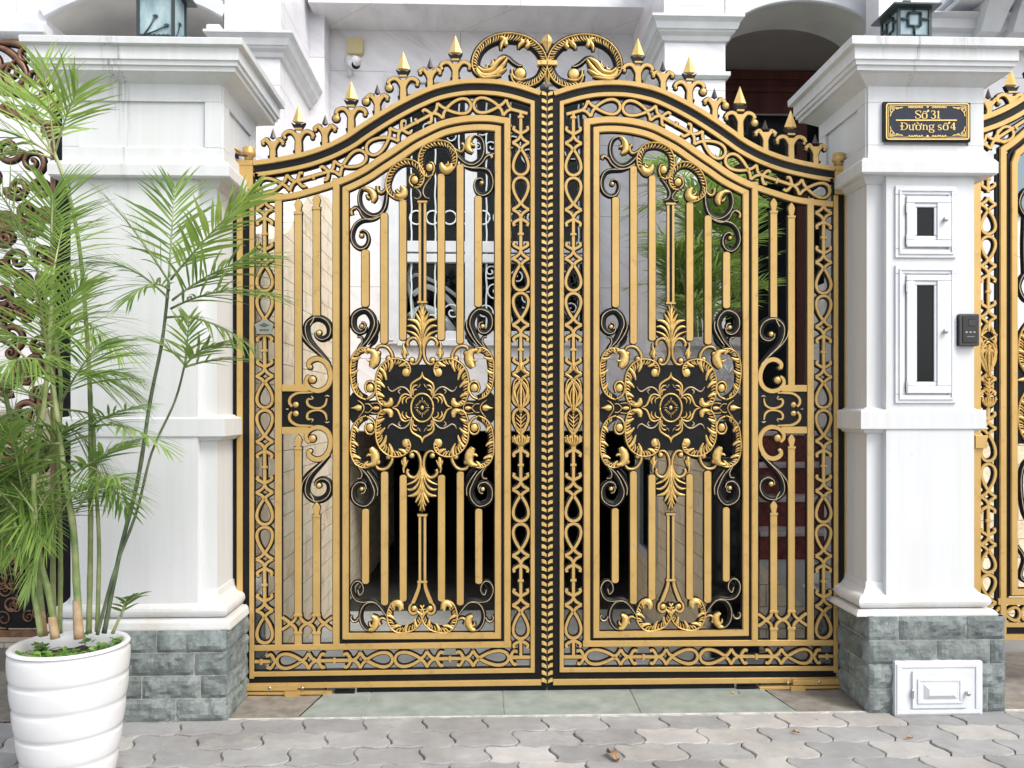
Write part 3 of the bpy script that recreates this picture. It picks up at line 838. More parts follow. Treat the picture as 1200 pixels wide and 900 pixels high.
    def cout(mb):
        acan(mb, q((370,410),(395,350),(375,285),(325,268),(285,310),(290,400),(330,455),(300,474)), 1, base=False, lobes=0, t0=2) if False else None
        S(mb, q((300,400),(280,340),(305,280),(355,270),(395,310),(398,380),(360,445),(300,475)), [1.4,1.8,2,2,2.2,2.4,2.4,2.2], GOLD2, out=.8)
        acan(mb, q((300,465),(220,425),(165,350),(145,260),(140,160),(145,60),(165,-20),(205,-75),(270,-100),(330,-90)), [5,6,6,6,7,7.5,7,6.5,6,5], side=1, sp=2.9, rw=2.0, lobes=5)
        D(mb, q((338,345))[0], 4.3, .016, ry=4.8)
        bulb(mb, q((300,-95),(370,-80),(400,-20),(385,50),(350,110)), [3,7,10,10.5,5], .024)
        S(mb, q((300,10),(325,30),(350,20)), [1.5,3,2], GOLD2, out=0, yf=-.02)
    def csm(mb):
        z = lambda *p: Z(440, 380, 15, *p)
        S(mb, z((15,450),(40,405),(90,385),(150,385),(215,415),(270,485),(297,560),(290,625)), [2.2,3,3.2,3.2,3.2,3.2,3.2,2.6], GOLD, out=.9)
        D(mb, z((45,512))[0], 2.9, .010, GOLD); D(mb, z((232,603))[0], 2.9, .010, GOLD)
    for xf in ([], [FX], [FY], [FX, FY]):
        part('acanthus_scroll', cin, xf=xf); part('acanthus_scroll', cout, xf=xf)
        part('small_scroll', csm, xf=xf); part('black_scroll', bscroll_upper, xf=xf)
    # ---- arch scrolls
    a17 = lambda *p: Z(400, 170, 10, *p); a18 = lambda *p: Z(465, 150, 10, *p); a19 = lambda *p: Z(525, 150, 10, *p); a20 = lambda *p: Z(400, 230, 10, *p)
    def u1(mb):
        B(mb, a17((310,495),(245,520),(215,600),(225,700),(280,780),(360,825),(435,815),(490,765),(520,680),(532,580),(550,470)), [2.5,5,5.5,6,6,6,6,6,6,5,2.5], lo=.15)
        bulb(mb, a17((250,525),(310,520),(365,560),(385,620),(370,680)), [1.5,5,7.5,7.5,2.5], .022); S(mb, a17((295,580),(315,615),(340,630)), [1,3,2.4], GOLD2)
        S(mb, a17((425,480),(428,530),(462,562),(510,535),(540,470)), [3,2.8,2.8,2.4,1.2], GOLD)
        B(mb, a17((120,770),(165,728),(220,760),(260,830),(330,870),(400,860),(460,830)), [4,4,5.5,6,6,5,2.5], lo=.15)
        S(mb, a17((125,825),(117,780),(140,748),(170,750)), [3.4,2.8,2,1], GOLD)
        B(mb, a20((440,242),(350,275),(250,285),(180,330),(140,400),(128,490),(160,570),(225,612),(290,585),(320,510),(300,435),(250,405),(215,430)), [2,5,6,6,6,6,6,6,5.5,5,4.5,4,3], lo=.15)
        D(mb, a20((237,462))[0], 2.4, .012)
    part('black_scroll', u1)
    def u2(mb):
        acan(mb, [(473,234),(464,231),(457,225),(455,217),(457,208),(461,200),(468,193.5),(477,190.5),(486,193),(493,201),(494.5,210),(491,217.5),(484,218.5)], [3,5,6,6.5,7,7.5,8,8,7.5,7,6,5,3.5], side=1, sp=3.5, rw=2.1, lobes=0)
        D(mb, (486,211), 4.2, .016, ry=4.8); S(mb, [(484,219),(480,214),(481,207),(486,204)], [2,1.8,1.8,1.2], GOLD2)
        bulb(mb, a17((640,590),(690,610),(730,585),(735,530),(700,485)), [3,8,9,8,3.5], .024); S(mb, a17((640,520),(665,555),(690,570)), [1,3,2.4], GOLD2)
    part('acanthus_scroll', u2)
    def u3(mb):
        acan(mb, a18((420,540),(360,560),(310,510),(285,430),(288,330),(330,245),(410,200),(500,185),(590,205),(645,265),(672,340),(665,420),(630,485),(570,520)), [3,4.5,5.5,6,6.5,7,7.5,8,8,8,7.5,7,6,4], side=1, sp=3.5, rw=2.1, lobes=0)
        D(mb, a18((383,465))[0], 4.2, .016, ry=4.8); S(mb, a18((420,540),(440,480),(420,415),(385,405)), [2,1.8,1.8,1.2], GOLD2)
        bulb(mb, a18((640,430),(625,480),(580,505),(535,470),(520,420)), [3,8,9.5,8,3.5], .024); S(mb, a18((600,395),(600,430),(570,440)), [1,3,2.4], GOLD2)
    part('acanthus_scroll', u3)
    def u4(mb):
        B(mb, a19((315,92),(380,125),(412,200),(408,300),(365,380),(290,425),(215,410),(150,360),(85,285),(15,215)), [2.5,5,5.5,5.5,6,6,6,6,5,2.5], lo=-.15)
        bulb(mb, a19((310,95),(265,120),(235,180),(240,250),(290,295)), [1.5,5,7.5,7.5,2.5], .022); S(mb, a19((265,175),(285,205),(315,205)), [1,3,2.4], GOLD2)
        S(mb, a19((160,182),(185,205),(185,250),(150,283),(90,255),(45,215)), [3,2.8,2.8,2.6,2,1], GOLD)
        B(mb, a19((515,360),(495,320),(440,340),(390,410),(320,455),(230,455),(160,420)), [4,4,5,5.5,5.5,5,2], lo=-.15)
        S(mb, a19((517,355),(510,325),(480,318),(455,330)), [3.4,2.8,2,1], GOLD)
        B(mb, a19((180,455),(280,480),(400,485),(470,510),(510,580),(518,660),(490,740),(420,785),(350,765),(318,690),(330,620),(380,600),(405,620)), [2,4.5,5.5,6,6,6,6,5.5,5,4.5,4,4,3], lo=-.15)
        D(mb, a19((395,645))[0], 2.4, .012)
    part('black_scroll', u4)
    def u5(mb):
        S(mb, a18((225,705),(268,750),(280,800),(245,835),(205,820)), [1,1.4,1.4,1.3,1], GREYG, out=1.6)
        S(mb, a18((405,575),(335,670),(308,750),(335,815),(385,828)), [1,1.4,1.4,1.3,1], GREYG, out=1.6)
        mb.prism([G(p) for p in a18((230,700),(400,570),(345,690),(330,830),(350,880),(240,880),(270,830),(280,760))], P-.003, P+.008, BLK)
    part('black_scroll', u5)
    # ---- bottom scrolls
    zb = lambda *p: Z(400, 670, 12, *p)
    def d1(mb):
        B(mb, zb((262,300),(232,290),(220,245),(245,185),(290,160),(320,205),(300,290)), [3.5,4,4,4,3.5,3,2], lo=.1) if False else None
        B(mb, zb((265,275),(262,310),(232,290),(225,230),(262,175)), [2.5,3,3,2.5,2], line=0)
        B(mb, zb((240,245),(262,315),(305,270),(300,190),(250,135),(190,150),(150,220),(160,310),(215,390),(310,415),(430,405),(520,450),(600,550),(665,660)), [2.5,3,3.5,4,4.2,4.6,5,5.4,5.6,5.6,6,6,5,2.5], lo=.12)
        B(mb, zb((500,440),(430,430),(350,450),(295,520),(272,620),(290,720),(350,800),(430,825)), [2.5,5,5.5,5.6,5.6,5.4,5,3], lo=.12)
        bulb(mb, zb((390,800),(440,800),(485,730),(485,660),(430,610)), [2,6,8,8,3], .022); S(mb, zb((400,700),(405,745),(430,765)), [1,2.8,2], GOLD2)
        S(mb, zb((548,750),(530,700),(545,660),(590,648),(650,680)), [3,2.8,2.8,2.6,1], GOLD)
        S(mb, zb((152,612),(135,650),(165,695),(215,690),(245,640)), [1.2,1.4,1.6,1.6,1.2], GREYG, out=1.4)
        acan(mb, zb((860,530),(835,465),(790,430),(735,455),(700,520),(682,600),(695,700),(745,775),(820,812),(920,805),(1010,775),(1075,715),(1118,630),(1122,540),(1085,460)), [3,5,5.5,6,6.5,7,7.5,8,8,7.5,7,6.5,6,5.5,4], side=-1, sp=2.9, rw=2.0, lobes=4)
        bulb(mb, zb((720,490),(770,440),(820,445),(840,490),(825,540)), [3,7,8.5,7,3], .022)
    part('bottom_scroll', d1); part('bottom_scroll', d1, xf=[FX])
    # ---- spear finials and crest
    for x, y, tall in ((320,150,0),(350,122,1),(381,134,0),(411.5,95,1),(442.3,98,0),(472.5,60,1),(504,67.5,0),(533.7,41,1)):
        finial(x, y, yat(E0, x), tall, root, None)
    def balls(mb):
        for c in ((394,139),(429,119.3),(456,103.3)): D(mb, c, 4.4, .012, GOLD)
    part('rail_bead', lambda mb: D(mb, (394,139), 4.4, .012, GOLD)); part('rail_bead', lambda mb: D(mb, (429,119.3), 4.4, .012, GOLD)); part('rail_bead', lambda mb: D(mb, (456,103.3), 4.4, .012, GOLD))
    zc = lambda *p: Z(540, 30, 10.9, *p)
    def crest(mb):
        pts = zc((655,620),(690,705),(780,755),(880,745),(985,690),(1045,600),(1068,500),(1040,390),(980,300),(890,225),(770,175),(620,155),(480,165),(340,225),(240,320),(190,430),(185,530),(230,610),(330,655))
        B(mb, pts, [9,11,12.5,12.5,12,11.5,11.5,12,12.5,13,13.5,13.5,13,12.5,12,11.5,11,10,7], line=0, yf=-.008)
        acan(mb, pts, [4,6,7,7.5,7.5,7.5,7.5,8,8.5,9,9.5,10,9,8.5,8,8,8,7,5], side=-1, sp=3.0, rw=2.2, lobes=0, t1=.92)
        for p in (zc((500,160),(560,190),(520,250),(510,320)), zc((590,170),(570,230),(590,260)), zc((760,190),(790,220),(750,260),(735,305)), zc((840,200),(860,250),(830,290))): S(mb, p, [3,5.5,4.5,1], GOLD2, yf=-.022)
        S(mb, zc((650,560),(660,640),(710,690),(780,700),(840,680)), [2.2,2.6,2.8,2.6,2], GOLD2, yf=-.016)
        D(mb, zc((758,612))[0], 6.6, .022)
        # big leaf
        out = zc((190,540),(235,500),(300,560),(320,505),(370,520),(400,440),(470,440),(540,410),(600,430),(590,500),(575,560),(500,610),(510,655),(430,680),(240,680),(180,620))
        mb.prism([G(p) for p in out], P-.010, P+.010, C.blk)
        for p, w in ((((200,560),(270,640),(400,640),(500,560),(590,440)), [3,6,7,6,3]), (((220,540),(290,590),(390,570),(470,470),(560,420)), [3,5,6,6,2]), (((300,550),(330,560),(340,510)), [2,4,1]),
                     (((380,540),(410,500),(405,450)), [3,4,1]), (((200,590),(270,670),(380,670),(520,650)), [2,4,4,1]), (((440,640),(520,600),(585,560)), [3,4,1])):
            S(mb, zc(*p), w, GOLD2, out=.3, yf=-.024)
        B(mb, zc((470,430),(540,395),(610,420),(670,475),(740,515),(790,510)), [3,5,6,6,5,2], line=.8)
        # half of the central spear
        def half(p): return [G(q) for q in p]
        for pp in (zc((1092,120),(1045,160),(1030,210),(1060,270),(1092,340)), zc((1092,590),(1060,650),(1065,700),(1092,790))):
            a = half(pp); f = a[2]
            cx = G(zc((1092,120))[0])[0]
            vs = [(p[0], P-.006 if i not in (0, len(a)-1) else P-.012, p[1]) for i, p in enumerate(a)]+[(cx, P-.026, (a[0][1]+a[-1][1])/2)]+[(p[0], P+.008, p[1]) for p in a]
            n = len(a); fs = [(i, i+1, n) for i in range(n-1)]+[(n, n-1, 0)]+[(i+1, i, n+1+i, n+2+i) for i in range(n-1)]+[(n-1, 0, n+1, 2*n)]
            mb.add(vs, fs, GOLD2)
        mb.prism(half(zc((975,462),(1094,462),(1094,522),(975,522))), P-.024, P+.012, GOLD2, .002)
        mb.prism(half(zc((1000,240),(1050,225),(1094,360),(1094,450),(1060,450))), P-.006, P+.010, C.blk)
        mb.prism(half(zc((1060,530),(1094,530),(1094,720),(1060,650))), P-.006, P+.010, C.blk)
    part('crest', crest)
    def kick(mb):
        mb.prism([G((417,803.5)), G((640,801)), G((640,816)), G((417,820))], P-.002, P+.012, BLK)
        rect(mb, 416, 418.4, 803, 824, STEEL, -.004, .012)
    part('kick_plate', kick)
    def brk(mb):
        rect(mb, 288, 350, 800.3, 806.8, GOLD, -.036, -.016, .0015); rect(mb, 288, 390, 808.4, 811.8, GOLD, -.030, .0, .001); rect(mb, 288, 334, 813.5, 817.2, GOLD, -.030, .0, .001)
        rect(mb, 335.5, 353, 807.5, 821, GOLD, -.040, .0, .0015); rect(mb, 353, 393, 812, 819, BLK, -.020, .01); rect(mb, 393, 416, 807.6, 817.4, BLK, -.020, .01)
        for x in (318, 356): D(mb, (x, 803.6), 2.0, .006, STEEL, lift=.036)
        rect(mb, 292, 416, 819.5, 824, STEEL, -.004, .0)
    part('hinge_arm', brk, label='long pivot bracket of flat gold bars bolted under the leaf')
# ------------------------------------------------------------------ gate leaves
rootL = thing('gate_leaf', 'left leaf of the tall black and gold double gate, beside the pier behind the palm', 'gate', (HINGE, YG, 0), 'leaves of the main double gate')
build_leaf(rootL)
XR = 2*XS-HINGE
rootR = thing('gate_leaf', 'right leaf of the tall black and gold double gate, beside the number plate pier', 'gate', (XR, YG, 0), 'leaves of the main double gate')
MIR = {}
def mirror_copy(o, parent):
    c = o.copy()
    if o.data:
        if o.data.name not in MIR:
            me = o.data.copy()
            n = len(me.vertices); co = [0.0]*(3*n); me.vertices.foreach_get('co', co)
            for i in range(0, 3*n, 3): co[i] = -co[i]
            me.vertices.foreach_set('co', co); me.flip_normals(); me.update(); MIR[o.data.name] = me
        c.data = MIR[o.data.name]
    col.objects.link(c); c.parent = parent
    for ch in list(o.children): mirror_copy(ch, c)
for ch in list(rootL.children): mirror_copy(ch, rootR)
# maker's badge on the left border
mb = MB(); P = YG
mb.prism([G(p) for p in ((312,374),(322,381),(319,392),(303.5,392),(300,381))], P-.026, P-.018, simple('pewter', (.30,.31,.28), .4, .5), .001)
dk = simple('badge_dark', (.07,.075,.07), .5)
mb.prism([G(p) for p in ((305,381.5),(308,380.6),(311.2,378.8),(314,380.6),(317.5,381.5),(314,382.8),(311.2,384),(308,382.8))], P-.028, P-.0255, dk)
for k in range(7): mb.prism([G(p) for p in ((306+k*1.6,386.2),(307+k*1.6,386.2),(307+k*1.6,388.4),(306+k*1.6,388.4))], P-.028, P-.0255, dk)
b_ = mb.build('badge', rootL); b_['label'] = 'small grey five-sided maker badge on the left border'

# gate posts (static jambs on the piers)
def post(side):
    mb = MB()
    f = (lambda x: x) if side < 0 else (lambda x: 2*XS-x)
    def bx(x0, x1, y0, y1, z0, z1, m, bev=.0015): mb.box(f(x0), f(x1), y0, y1, z0, z1, m, bev)
    xl, xr = AX(278.3, YG), AX(285.0, YG)
    bx(xl, xr, YG-.012, YG+.05, .02, AZ(285, 190, YG), GOLD)
    bx(xl-.07, xl-.001, YG+.012, YG+.05, .02, AZ(285, 205, YG), BLK)
    o = mb.build('gate_post', None, (f(xl), YG, 0))
    tag(o, ('narrow gold post of the gate against the %s pier' % ('left' if side < 0 else 'right')), 'gate post', 'narrow gold hinge posts')
    h = MB(); cx = f(AX(292, YG)); zt = AZ(292, 185, YG)
    h.lathe([(0,zt+.050),(.026,zt+.050),(.030,zt+.046),(.030,zt+.030),(.032,zt+.028),(.032,zt+.010),(.022,zt+.004),(.020,zt-.016),(0,zt-.016)], cx, YG-.004, GOLD, 24)
    hb = h.build('hinge_pin', o)
    k = MB(); w = f(AX(277, YG-.03)); s = -1 if side < 0 else 1
    k.tube([(cx, YG-.02, zt+.006), (cx+s*.05, YG-.03, zt+.012), (cx+s*.082, YG-.04, zt+.03)], [.009,.011,.013], COPPER)
    k.box(cx+s*.045, cx+s*.10, YG-.05, YG-.02, zt-.012, zt+.004, BLK, .002)
    k.box(cx+s*.070, cx+s*.085, YG-.07, YG-.01, zt, zt+.05, COPPER, .003); k.tube([(cx+s*.055,YG-.05,zt+.03),(cx+s*.10,YG-.05,zt+.03)], .007, STEEL)
    k.tube([(cx+s*.03, YG-.035, zt+.018), (cx+s*.085, YG-.045, zt+.052)], [.006,.009], GOLD)
    k.build('hinge_bracket', o)
post(-1); post(1)

# ------------------------------------------------------------------ piers
def drect(mb, x0, x1, y, z0, z1, mat, t=.006):       # recessed or raised panel outline on a face looking at -y
    mb.box(x0, x1, y-t, y+.002, z0, z1, mat, .002)
def grow(fp, d): return (fp[0]-d, fp[1]+d, fp[2]-d, fp[3]+d)
def pier(name, label, X0, X1, YF, YB, lx0, lx1, inner, zz):
    t = thing(name, label, 'pier', ((X0+X1)/2, (YF+YB)/2, 0), 'white gate piers')
    up_ = (X0, X1, YF, YB)
    zcap, zslab, zf0, zg, zc, zl1, zl0, zm1, zm0, zt1, zt0, zs = zz
    mb = MB()
    # upper block
    mb.rings([(*up_, zl1-.01), (*up_, zc+.03)], WHITE)
    # lower shaft core + proud front pilaster
    lo = (lx0, lx1, YF+.03, YB-.02)
    mb.rings([(*lo, zt1-.02), (*lo, zl0+.02)], WHITE)
    px0, px1 = (lx0+.005, lx1-.075) if inner > 0 else (lx0+.075, lx1-.005)
    mb.rings([(px0, px1, YF-.012, YF+.06, zt1-.02), (px0, px1, YF-.012, YF+.06, zl0+.015)], WHITE)
    mb.build('shaft', t)
    # framed panel on the upper block: frame strips 6 mm proud
    pm = MB(); h = zc-zl1; a, b = X0+.07, X1-.07; z0, z1 = zl1+h*.20, zl1+h*.78; fy = YF
    for (u0, u1, v0, v1) in ((X0-.004, X1+.004, z1, zc+.0), (X0-.004, X1+.004, zl1, z0), (X0-.004, a, z0+.0005, z1-.0005), (b, X1+.004, z0+.0005, z1-.0005)): pm.box(u0, u1, fy-.012, fy-.0005, v0, v1, WHITE, .0015)
    sx = X1 if inner > 0 else X0; s = 1 if inner > 0 else -1
    for (u0, u1, v0, v1) in ((YF, YB, z1, zc), (YF, YB, zl1, z0), (YF, YF+.09, z0+.0005, z1-.0005), (YB-.09, YB, z0+.0005, z1-.0005)): pm.box(sx+s*.0006, sx+s*.013, u0, u1, v0, v1, WHITE, .0015)
    pm.build('panel_moulding', t)
    cm = MB(); r = []
    for (d, z) in ((0, zc-.01), (.018, zc+.004), (.07, zg-.055*.6), (.078, zg-.03), (.090, zg-.028), (.092, zg-.008), (.102, zg-.006), (.104, zg+.012), (.112, zg+.016), (.112, zslab-.002), (.122, zslab+.002), (.134, zslab+.004), (.136, zcap-.004), (.132, zcap)):
        r.append((*grow(up_, d), z))
    cm.rings(r, WHITE); cm.build('cap', t)
    lm = MB()
    lm.rings([(*grow(lo, .004), zl0-.03), (*grow(lo, .02), zl0-.014), (*grow(lo, .03), zl0), (*grow(up_, .045), zl0+.001), (*grow(up_, .052), zl0+.008), (*grow(up_, .052), zl1-.018), (*grow(up_, .040), zl1), (*grow(up_, 0), zl1+.002)], WHITE)
    lm.build('ledge', t)
    l2 = MB()
    l2.rings([(*grow(lo, .002), zm0-.02), (*grow(lo, .022), zm0-.012), (*grow(lo, .03), zm0), (*grow(lo, .046), zm0+.002), (*grow(lo, .05), zm0+.006), (*grow(lo, .05), zm1-.006), (*grow(lo, .046), zm1), (*grow(lo, .02), zm1+.004), (*grow(lo, .01), zm1+.012)], WHITE)
    l2.build('ledge', t)
    bm_ = MB(); R = (zt1-zt0)
    rr = [(*grow(lo, .006), zt1+.05), (*grow(lo, .012), zt1+.02), (*grow(lo, .024), zt1+.004)]
    for k in range(9):
        a = PI/2-PI*k/8; rr.append((*grow(lo, .032+.034*math.cos(a)), (zt1+zt0)/2+(R/2-.004)*math.sin(a)))
    rr += [(*grow(lo, .072), zt0), (*grow(lo, .082), zt0-.012), (*grow(lo, .086), zs+.004), (*grow(lo, .086), zs-.004)]
    bm_.rings(rr[::-1], WHITE); bm_.build('base_moulding', t)
    return t, lo
# left
Yf = 4.0
Lx0, Lx1 = AX(75.5, Yf), AX(259, Yf)
def Zs(px, a): return [AZ(px, y, Yy) for y, Yy in a]
zzL = Zs(150, ((42.5,3.87),(51.5,3.87),(54,3.88),(74,3.9),(99,4.0),(188,3.95),(207,3.95),(489.5,3.95),(513,3.95),(708,3.96),(727,3.96),(739,3.93)))
pierL, loL = pier('gate_pier', 'white panelled gate pier on a dark stone base, behind the potted palm', Lx0, Lx1, Yf, 4.56, AX(83, Yf), AX(252, Yf), 1, zzL)
Rx0, Rx1 = AX(1017, Yf), AX(1150, Yf)
zzR = Zs(1090, ((43,3.87),(53.7,3.87),(55,3.88),(75,3.9),(103,4.0),(185,3.95),(204,3.95),(480.5,3.95),(504,3.95),(697,3.96),(715,3.96),(722,3.93)))
pierR, loR = pier('gate_pier', 'white gate pier with a number plate, two small glazed cabinets and a stone base', Rx0, Rx1, Yf, 4.56, AX(1019, Yf), AX(1141, Yf), -1, zzR)

def stone_base(x0, x1, y0, y1, z1, parent, rows, seed, cut=None):
    rnd = random.Random(seed); mb = MB()
    mb.box(x0+.0035, x1-.0035, y0+.0035, y1-.0035, -.05, z1-.004, MORTAR)
    hz = (z1)/rows
    from mathutils import noise as mnoise
    def block(o, u, v, w, h, flip):      # o origin corner, u dir vector (horizontal), normal n, rough face
        n = Vector((u.y, -u.x, 0))
        nx = max(4, int(w/.016)); nz = max(4, int(h/.016)); vs = []; fs = []
        for j in range(nz+1):
            for i in range(nx+1):
                a, b = i/nx, j/nz
                e = min(a*w, (1-a)*w, b*h, (1-b)*h)
                p = o+u*(a*w)+Vector((0,0,b*h))
                d = min(1, e/.02)*(.010+.016*mnoise.noise(p*13+Vector((seed,0,0)))+.008*mnoise.noise(p*38))+.0035*mnoise.noise(p*70)
                p = p+n*max(-.006, d); vs.append(tuple(p))
        for j in range(nz):
            for i in range(nx): k = j*(nx+1)+i; fs.append((k, k+1, k+nx+2, k+nx+1))
        # rim
        base = len(vs)
        ring = [i for i in range(nx+1)]+[(j+1)*(nx+1)-1 for j in range(1, nz+1)]+[nz*(nx+1)+i for i in range(nx-1, -1, -1)]+[j*(nx+1) for j in range(nz-1, 0, -1)]
        for i in ring: p = Vector(vs[i])-n*.03; vs.append(tuple(p))
        m = len(ring)
        for i in range(m): fs.append((ring[(i+1) % m], ring[i], base+i, base+(i+1) % m))
        mb.add(vs, fs, rnd.choice(SLATES), False)
    g = .006
    for r in range(rows):
        zz0 = r*hz+g/2; hh = hz-g
        for face in ('f', 'l', 'r'):
            if face == 'f': o, u, L = Vector((x0, y0, 0)), Vector((1,0,0)), x1-x0
            elif face == 'l': o, u, L = Vector((x0, y1, 0)), Vector((0,-1,0)), y1-y0
            else: o, u, L = Vector((x1, y0, 0)), Vector((0,1,0)), y1-y0
            s = .14 if (r % 2) else .30; s = s*(.9+.2*rnd.random()); a = 0
            while a < L-.01:
                w = min(s, L-a)
                if L-a-w < .06: w = L-a
                block(o+u*(a+g/2)+Vector((0,0,zz0)), u, None, w-g, hh, False)
                a += w; s = .25+.08*rnd.random()
    mb.build('stone_base', parent)
# front plane Y ~3.93
stone_base(AX(150, 3.93)-.33, AX(266, 3.93), 3.93, 4.62, zzL[-1], pierL, 4, 3)
stone_base(AX(1018, 3.93), AX(1178, 3.93), 3.93, 4.62, zzR[-1], pierR, 4, 9)

# stains on the caps (thin grime decals that follow the profile are kept on the face only)

# cabinets in the right pier
def win_cab(py0, py1, dy0, dy1, gy0, gy1, ky, lab):
    Yp = Yf-.012; fr = MB()
    def bb(mb, x0, x1, y0, y1, d0, d1, m, bev=.002):
        mb.box(AX(x0, Yp), AX(x1, Yp), Yp-d1, Yp-d0, AZ(1085, y1, Yp), AZ(1085, y0, Yp), m, bev)
    for (a, b_, c, d) in ((1048.5,1119.5,py0,py0+10),(1048.5,1119.5,py1-10,py1),(1048.5,1059,py0+10.2,py1-10.2),(1110.5,1119.5,py0+10.2,py1-10.2)):
        bb(fr, a, b_, c, d, .0005, .010, WFRAME)
    for (a, b_, c, d) in ((1052.5,1116,py0+4,py0+6.4),(1052.5,1116,py1-6.4,py1-4),(1052.5,1055,py0+6.6,py1-6.6),(1113.5,1116,py0+6.6,py1-6.6)):
        bb(fr, a, b_, c, d, .011, .016, WFRAME, .0015)
    f = fr.build('cabinet_frame', pierR)
    dm = MB()
    for (a, b_, c, d) in ((1061,1112.5,dy0,gy0-5),(1061,1112.5,gy1+5,dy1),(1061,1069.5,gy0-4.8,gy1+4.8),(1096.5,1112.5,gy0-4.8,gy1+4.8)):
        bb(dm, a, b_, c, d, .0008, .018, WFRAME)
    for (a, b_, c, d) in ((1069.6,1096.4,gy0-5,gy0),(1069.6,1096.4,gy1,gy1+5),(1069.6,1073,gy0+.1,gy1-.1),(1093.5,1096.4,gy0+.1,gy1-.1)):
        bb(dm, a, b_, c, d, .001, .012, WFRAME, .003)
    dd = dm.build('cabinet_door', pierR); dd['label'] = lab
    g = MB(); bb(g, 1073.2, 1093.3, gy0+.2, gy1-.2, .0006, .004, DARKGL); g.build('pane', dd)
    k = MB(); c = at(1104, ky, Yp)
    k.lathe([(0,Yp-.038),(.007,Yp-.038),(.011,Yp-.034),(.012,Yp-.028),(.006,Yp-.024),(.006,Yp-.017)], c.x, 0, STEEL, 16, True, 'y', c.z); k.build('knob', dd)
    hg = MB()
    for yy in ((dy0+8), (dy1-14)): bb(hg, 1059.6, 1061.6, yy, yy+12, .012, .021, STEEL, .001)
    hg.build('hinge', dd)
win_cab(218.5, 302.5, 231, 290, 243.5, 277, 258.7, 'upper small square glazed cabinet door')
win_cab(311, 472.5, 323, 461, 334.5, 447.5, 389, 'lower tall narrow glazed cabinet door')
# lower cabinet
mb = MB(); Yq = 3.915
def qb(m_, x0, x1, y0, y1, d0, d1, m, bev=.003): m_.box(AX(x0, Yq), AX(x1, Yq), Yq-d1, Yq-d0, AZ(1098, y1, Yq), AZ(1098, y0, Yq), m, bev)
qb(mb, 1047, 1149, 774, 837.5, -.03, .016, WFRAME, .004)
for (a, b_, c, d) in ((1049,1147,776,781),(1049,1147,830,835),(1049,1055,781.2,829.8),(1141,1147,781.2,829.8)): qb(mb, a, b_, c, d, .0165, .021, WFRAME, .002)
cf = mb.build('cabinet_frame', pierR)
mb = MB(); qb(mb, 1066.5, 1130.5, 784.5, 828, .0165, .026, WFRAME, .002)
for k, (i, d) in enumerate(((0,.031),(3.2,.028))):
    for (a, b_, c, dd_) in ((1072+i,1126-i-2,793+i*.7,796+i*.7),(1072+i,1126-i-2,819-i*.7,822-i*.7),(1072+i,1075+i,796.2+i*.7,818.8-i*.7),(1121-i,1124-i,796.2+i*.7,818.8-i*.7)): qb(mb, a, b_, c, dd_, .0262+k*.0003, d, WFRAME, .0015)
x0, x1, z0, z1 = AX(1079, Yq), AX(1118, Yq), AZ(1098, 817, Yq), AZ(1098, 799, Yq)
mb.add([(x0,Yq-.0264,z0),(x1,Yq-.0264,z0),(x1,Yq-.0264,z1),(x0,Yq-.0264,z1),(x0+.02,Yq-.041,z0+.02),(x1-.02,Yq-.041,z0+.02),(x1-.02,Yq-.041,z1-.02),(x0+.02,Yq-.041,z1-.02)], [(4,5,6,7),(0,1,5,4),(1,2,6,5),(2,3,7,6),(3,0,4,7)], WFRAME)
cd = mb.build('cabinet_door', pierR); cd['label'] = 'low white raised-panel hatch door set in the stone base'
k = MB(); c = at(1128.5, 809.5, Yq); k.lathe([(0,Yq-.052),(.007,Yq-.052),(.011,Yq-.046),(.010,Yq-.038),(.005,Yq-.034),(.006,Yq-.026)], c.x, 0, STEEL, 16, True, 'y', c.z); k.build('knob', cd)
hg = MB(); qb(hg, 1065, 1067.4, 806, 816, .024, .03, STEEL, .001); hg.build('hinge', cd)

# intercom
mb = MB(); Yi = Yf-.012; ic = at(1132, 387, Yi)
def ib(m_, x0, x1, y0, y1, d0, d1, m, bev=.002): m_.box(AX(x0, Yi), AX(x1, Yi), Yi-d1, Yi-d0, AZ(1132, y1, Yi), AZ(1132, y0, Yi), m, bev)
DG = simple('dark_grey_plastic', (.045,.045,.05), .4)
it = thing('intercom', 'dark grey video intercom fixed beside the tall cabinet', 'intercom', (ic.x, Yi-.01, ic.z-.08))
ib(mb, 1120.8, 1143.2, 368.5, 405.8, .001, .030, DG, .004)
ib(mb, 1124, 1141, 371, 402.5, .0302, .034, simple('glossy_black', (.006,.006,.008), .08), .002); mb.build('body', it)
mb = MB(); ib(mb, 1130, 1138, 375, 383, .0342, .036, simple('lens', (.02,.02,.03), .05)); 
for xx in (1126.5, 1131, 1135.5): ib(mb, xx, xx+2.6, 389, 391, .0342, .036, simple('btn', (.35,.35,.36), .3))
ib(mb, 1128, 1137, 394.5, 395.5, .0342, .0355, simple('btn2', (.3,.3,.3), .3)); mb.build('button_panel', it)

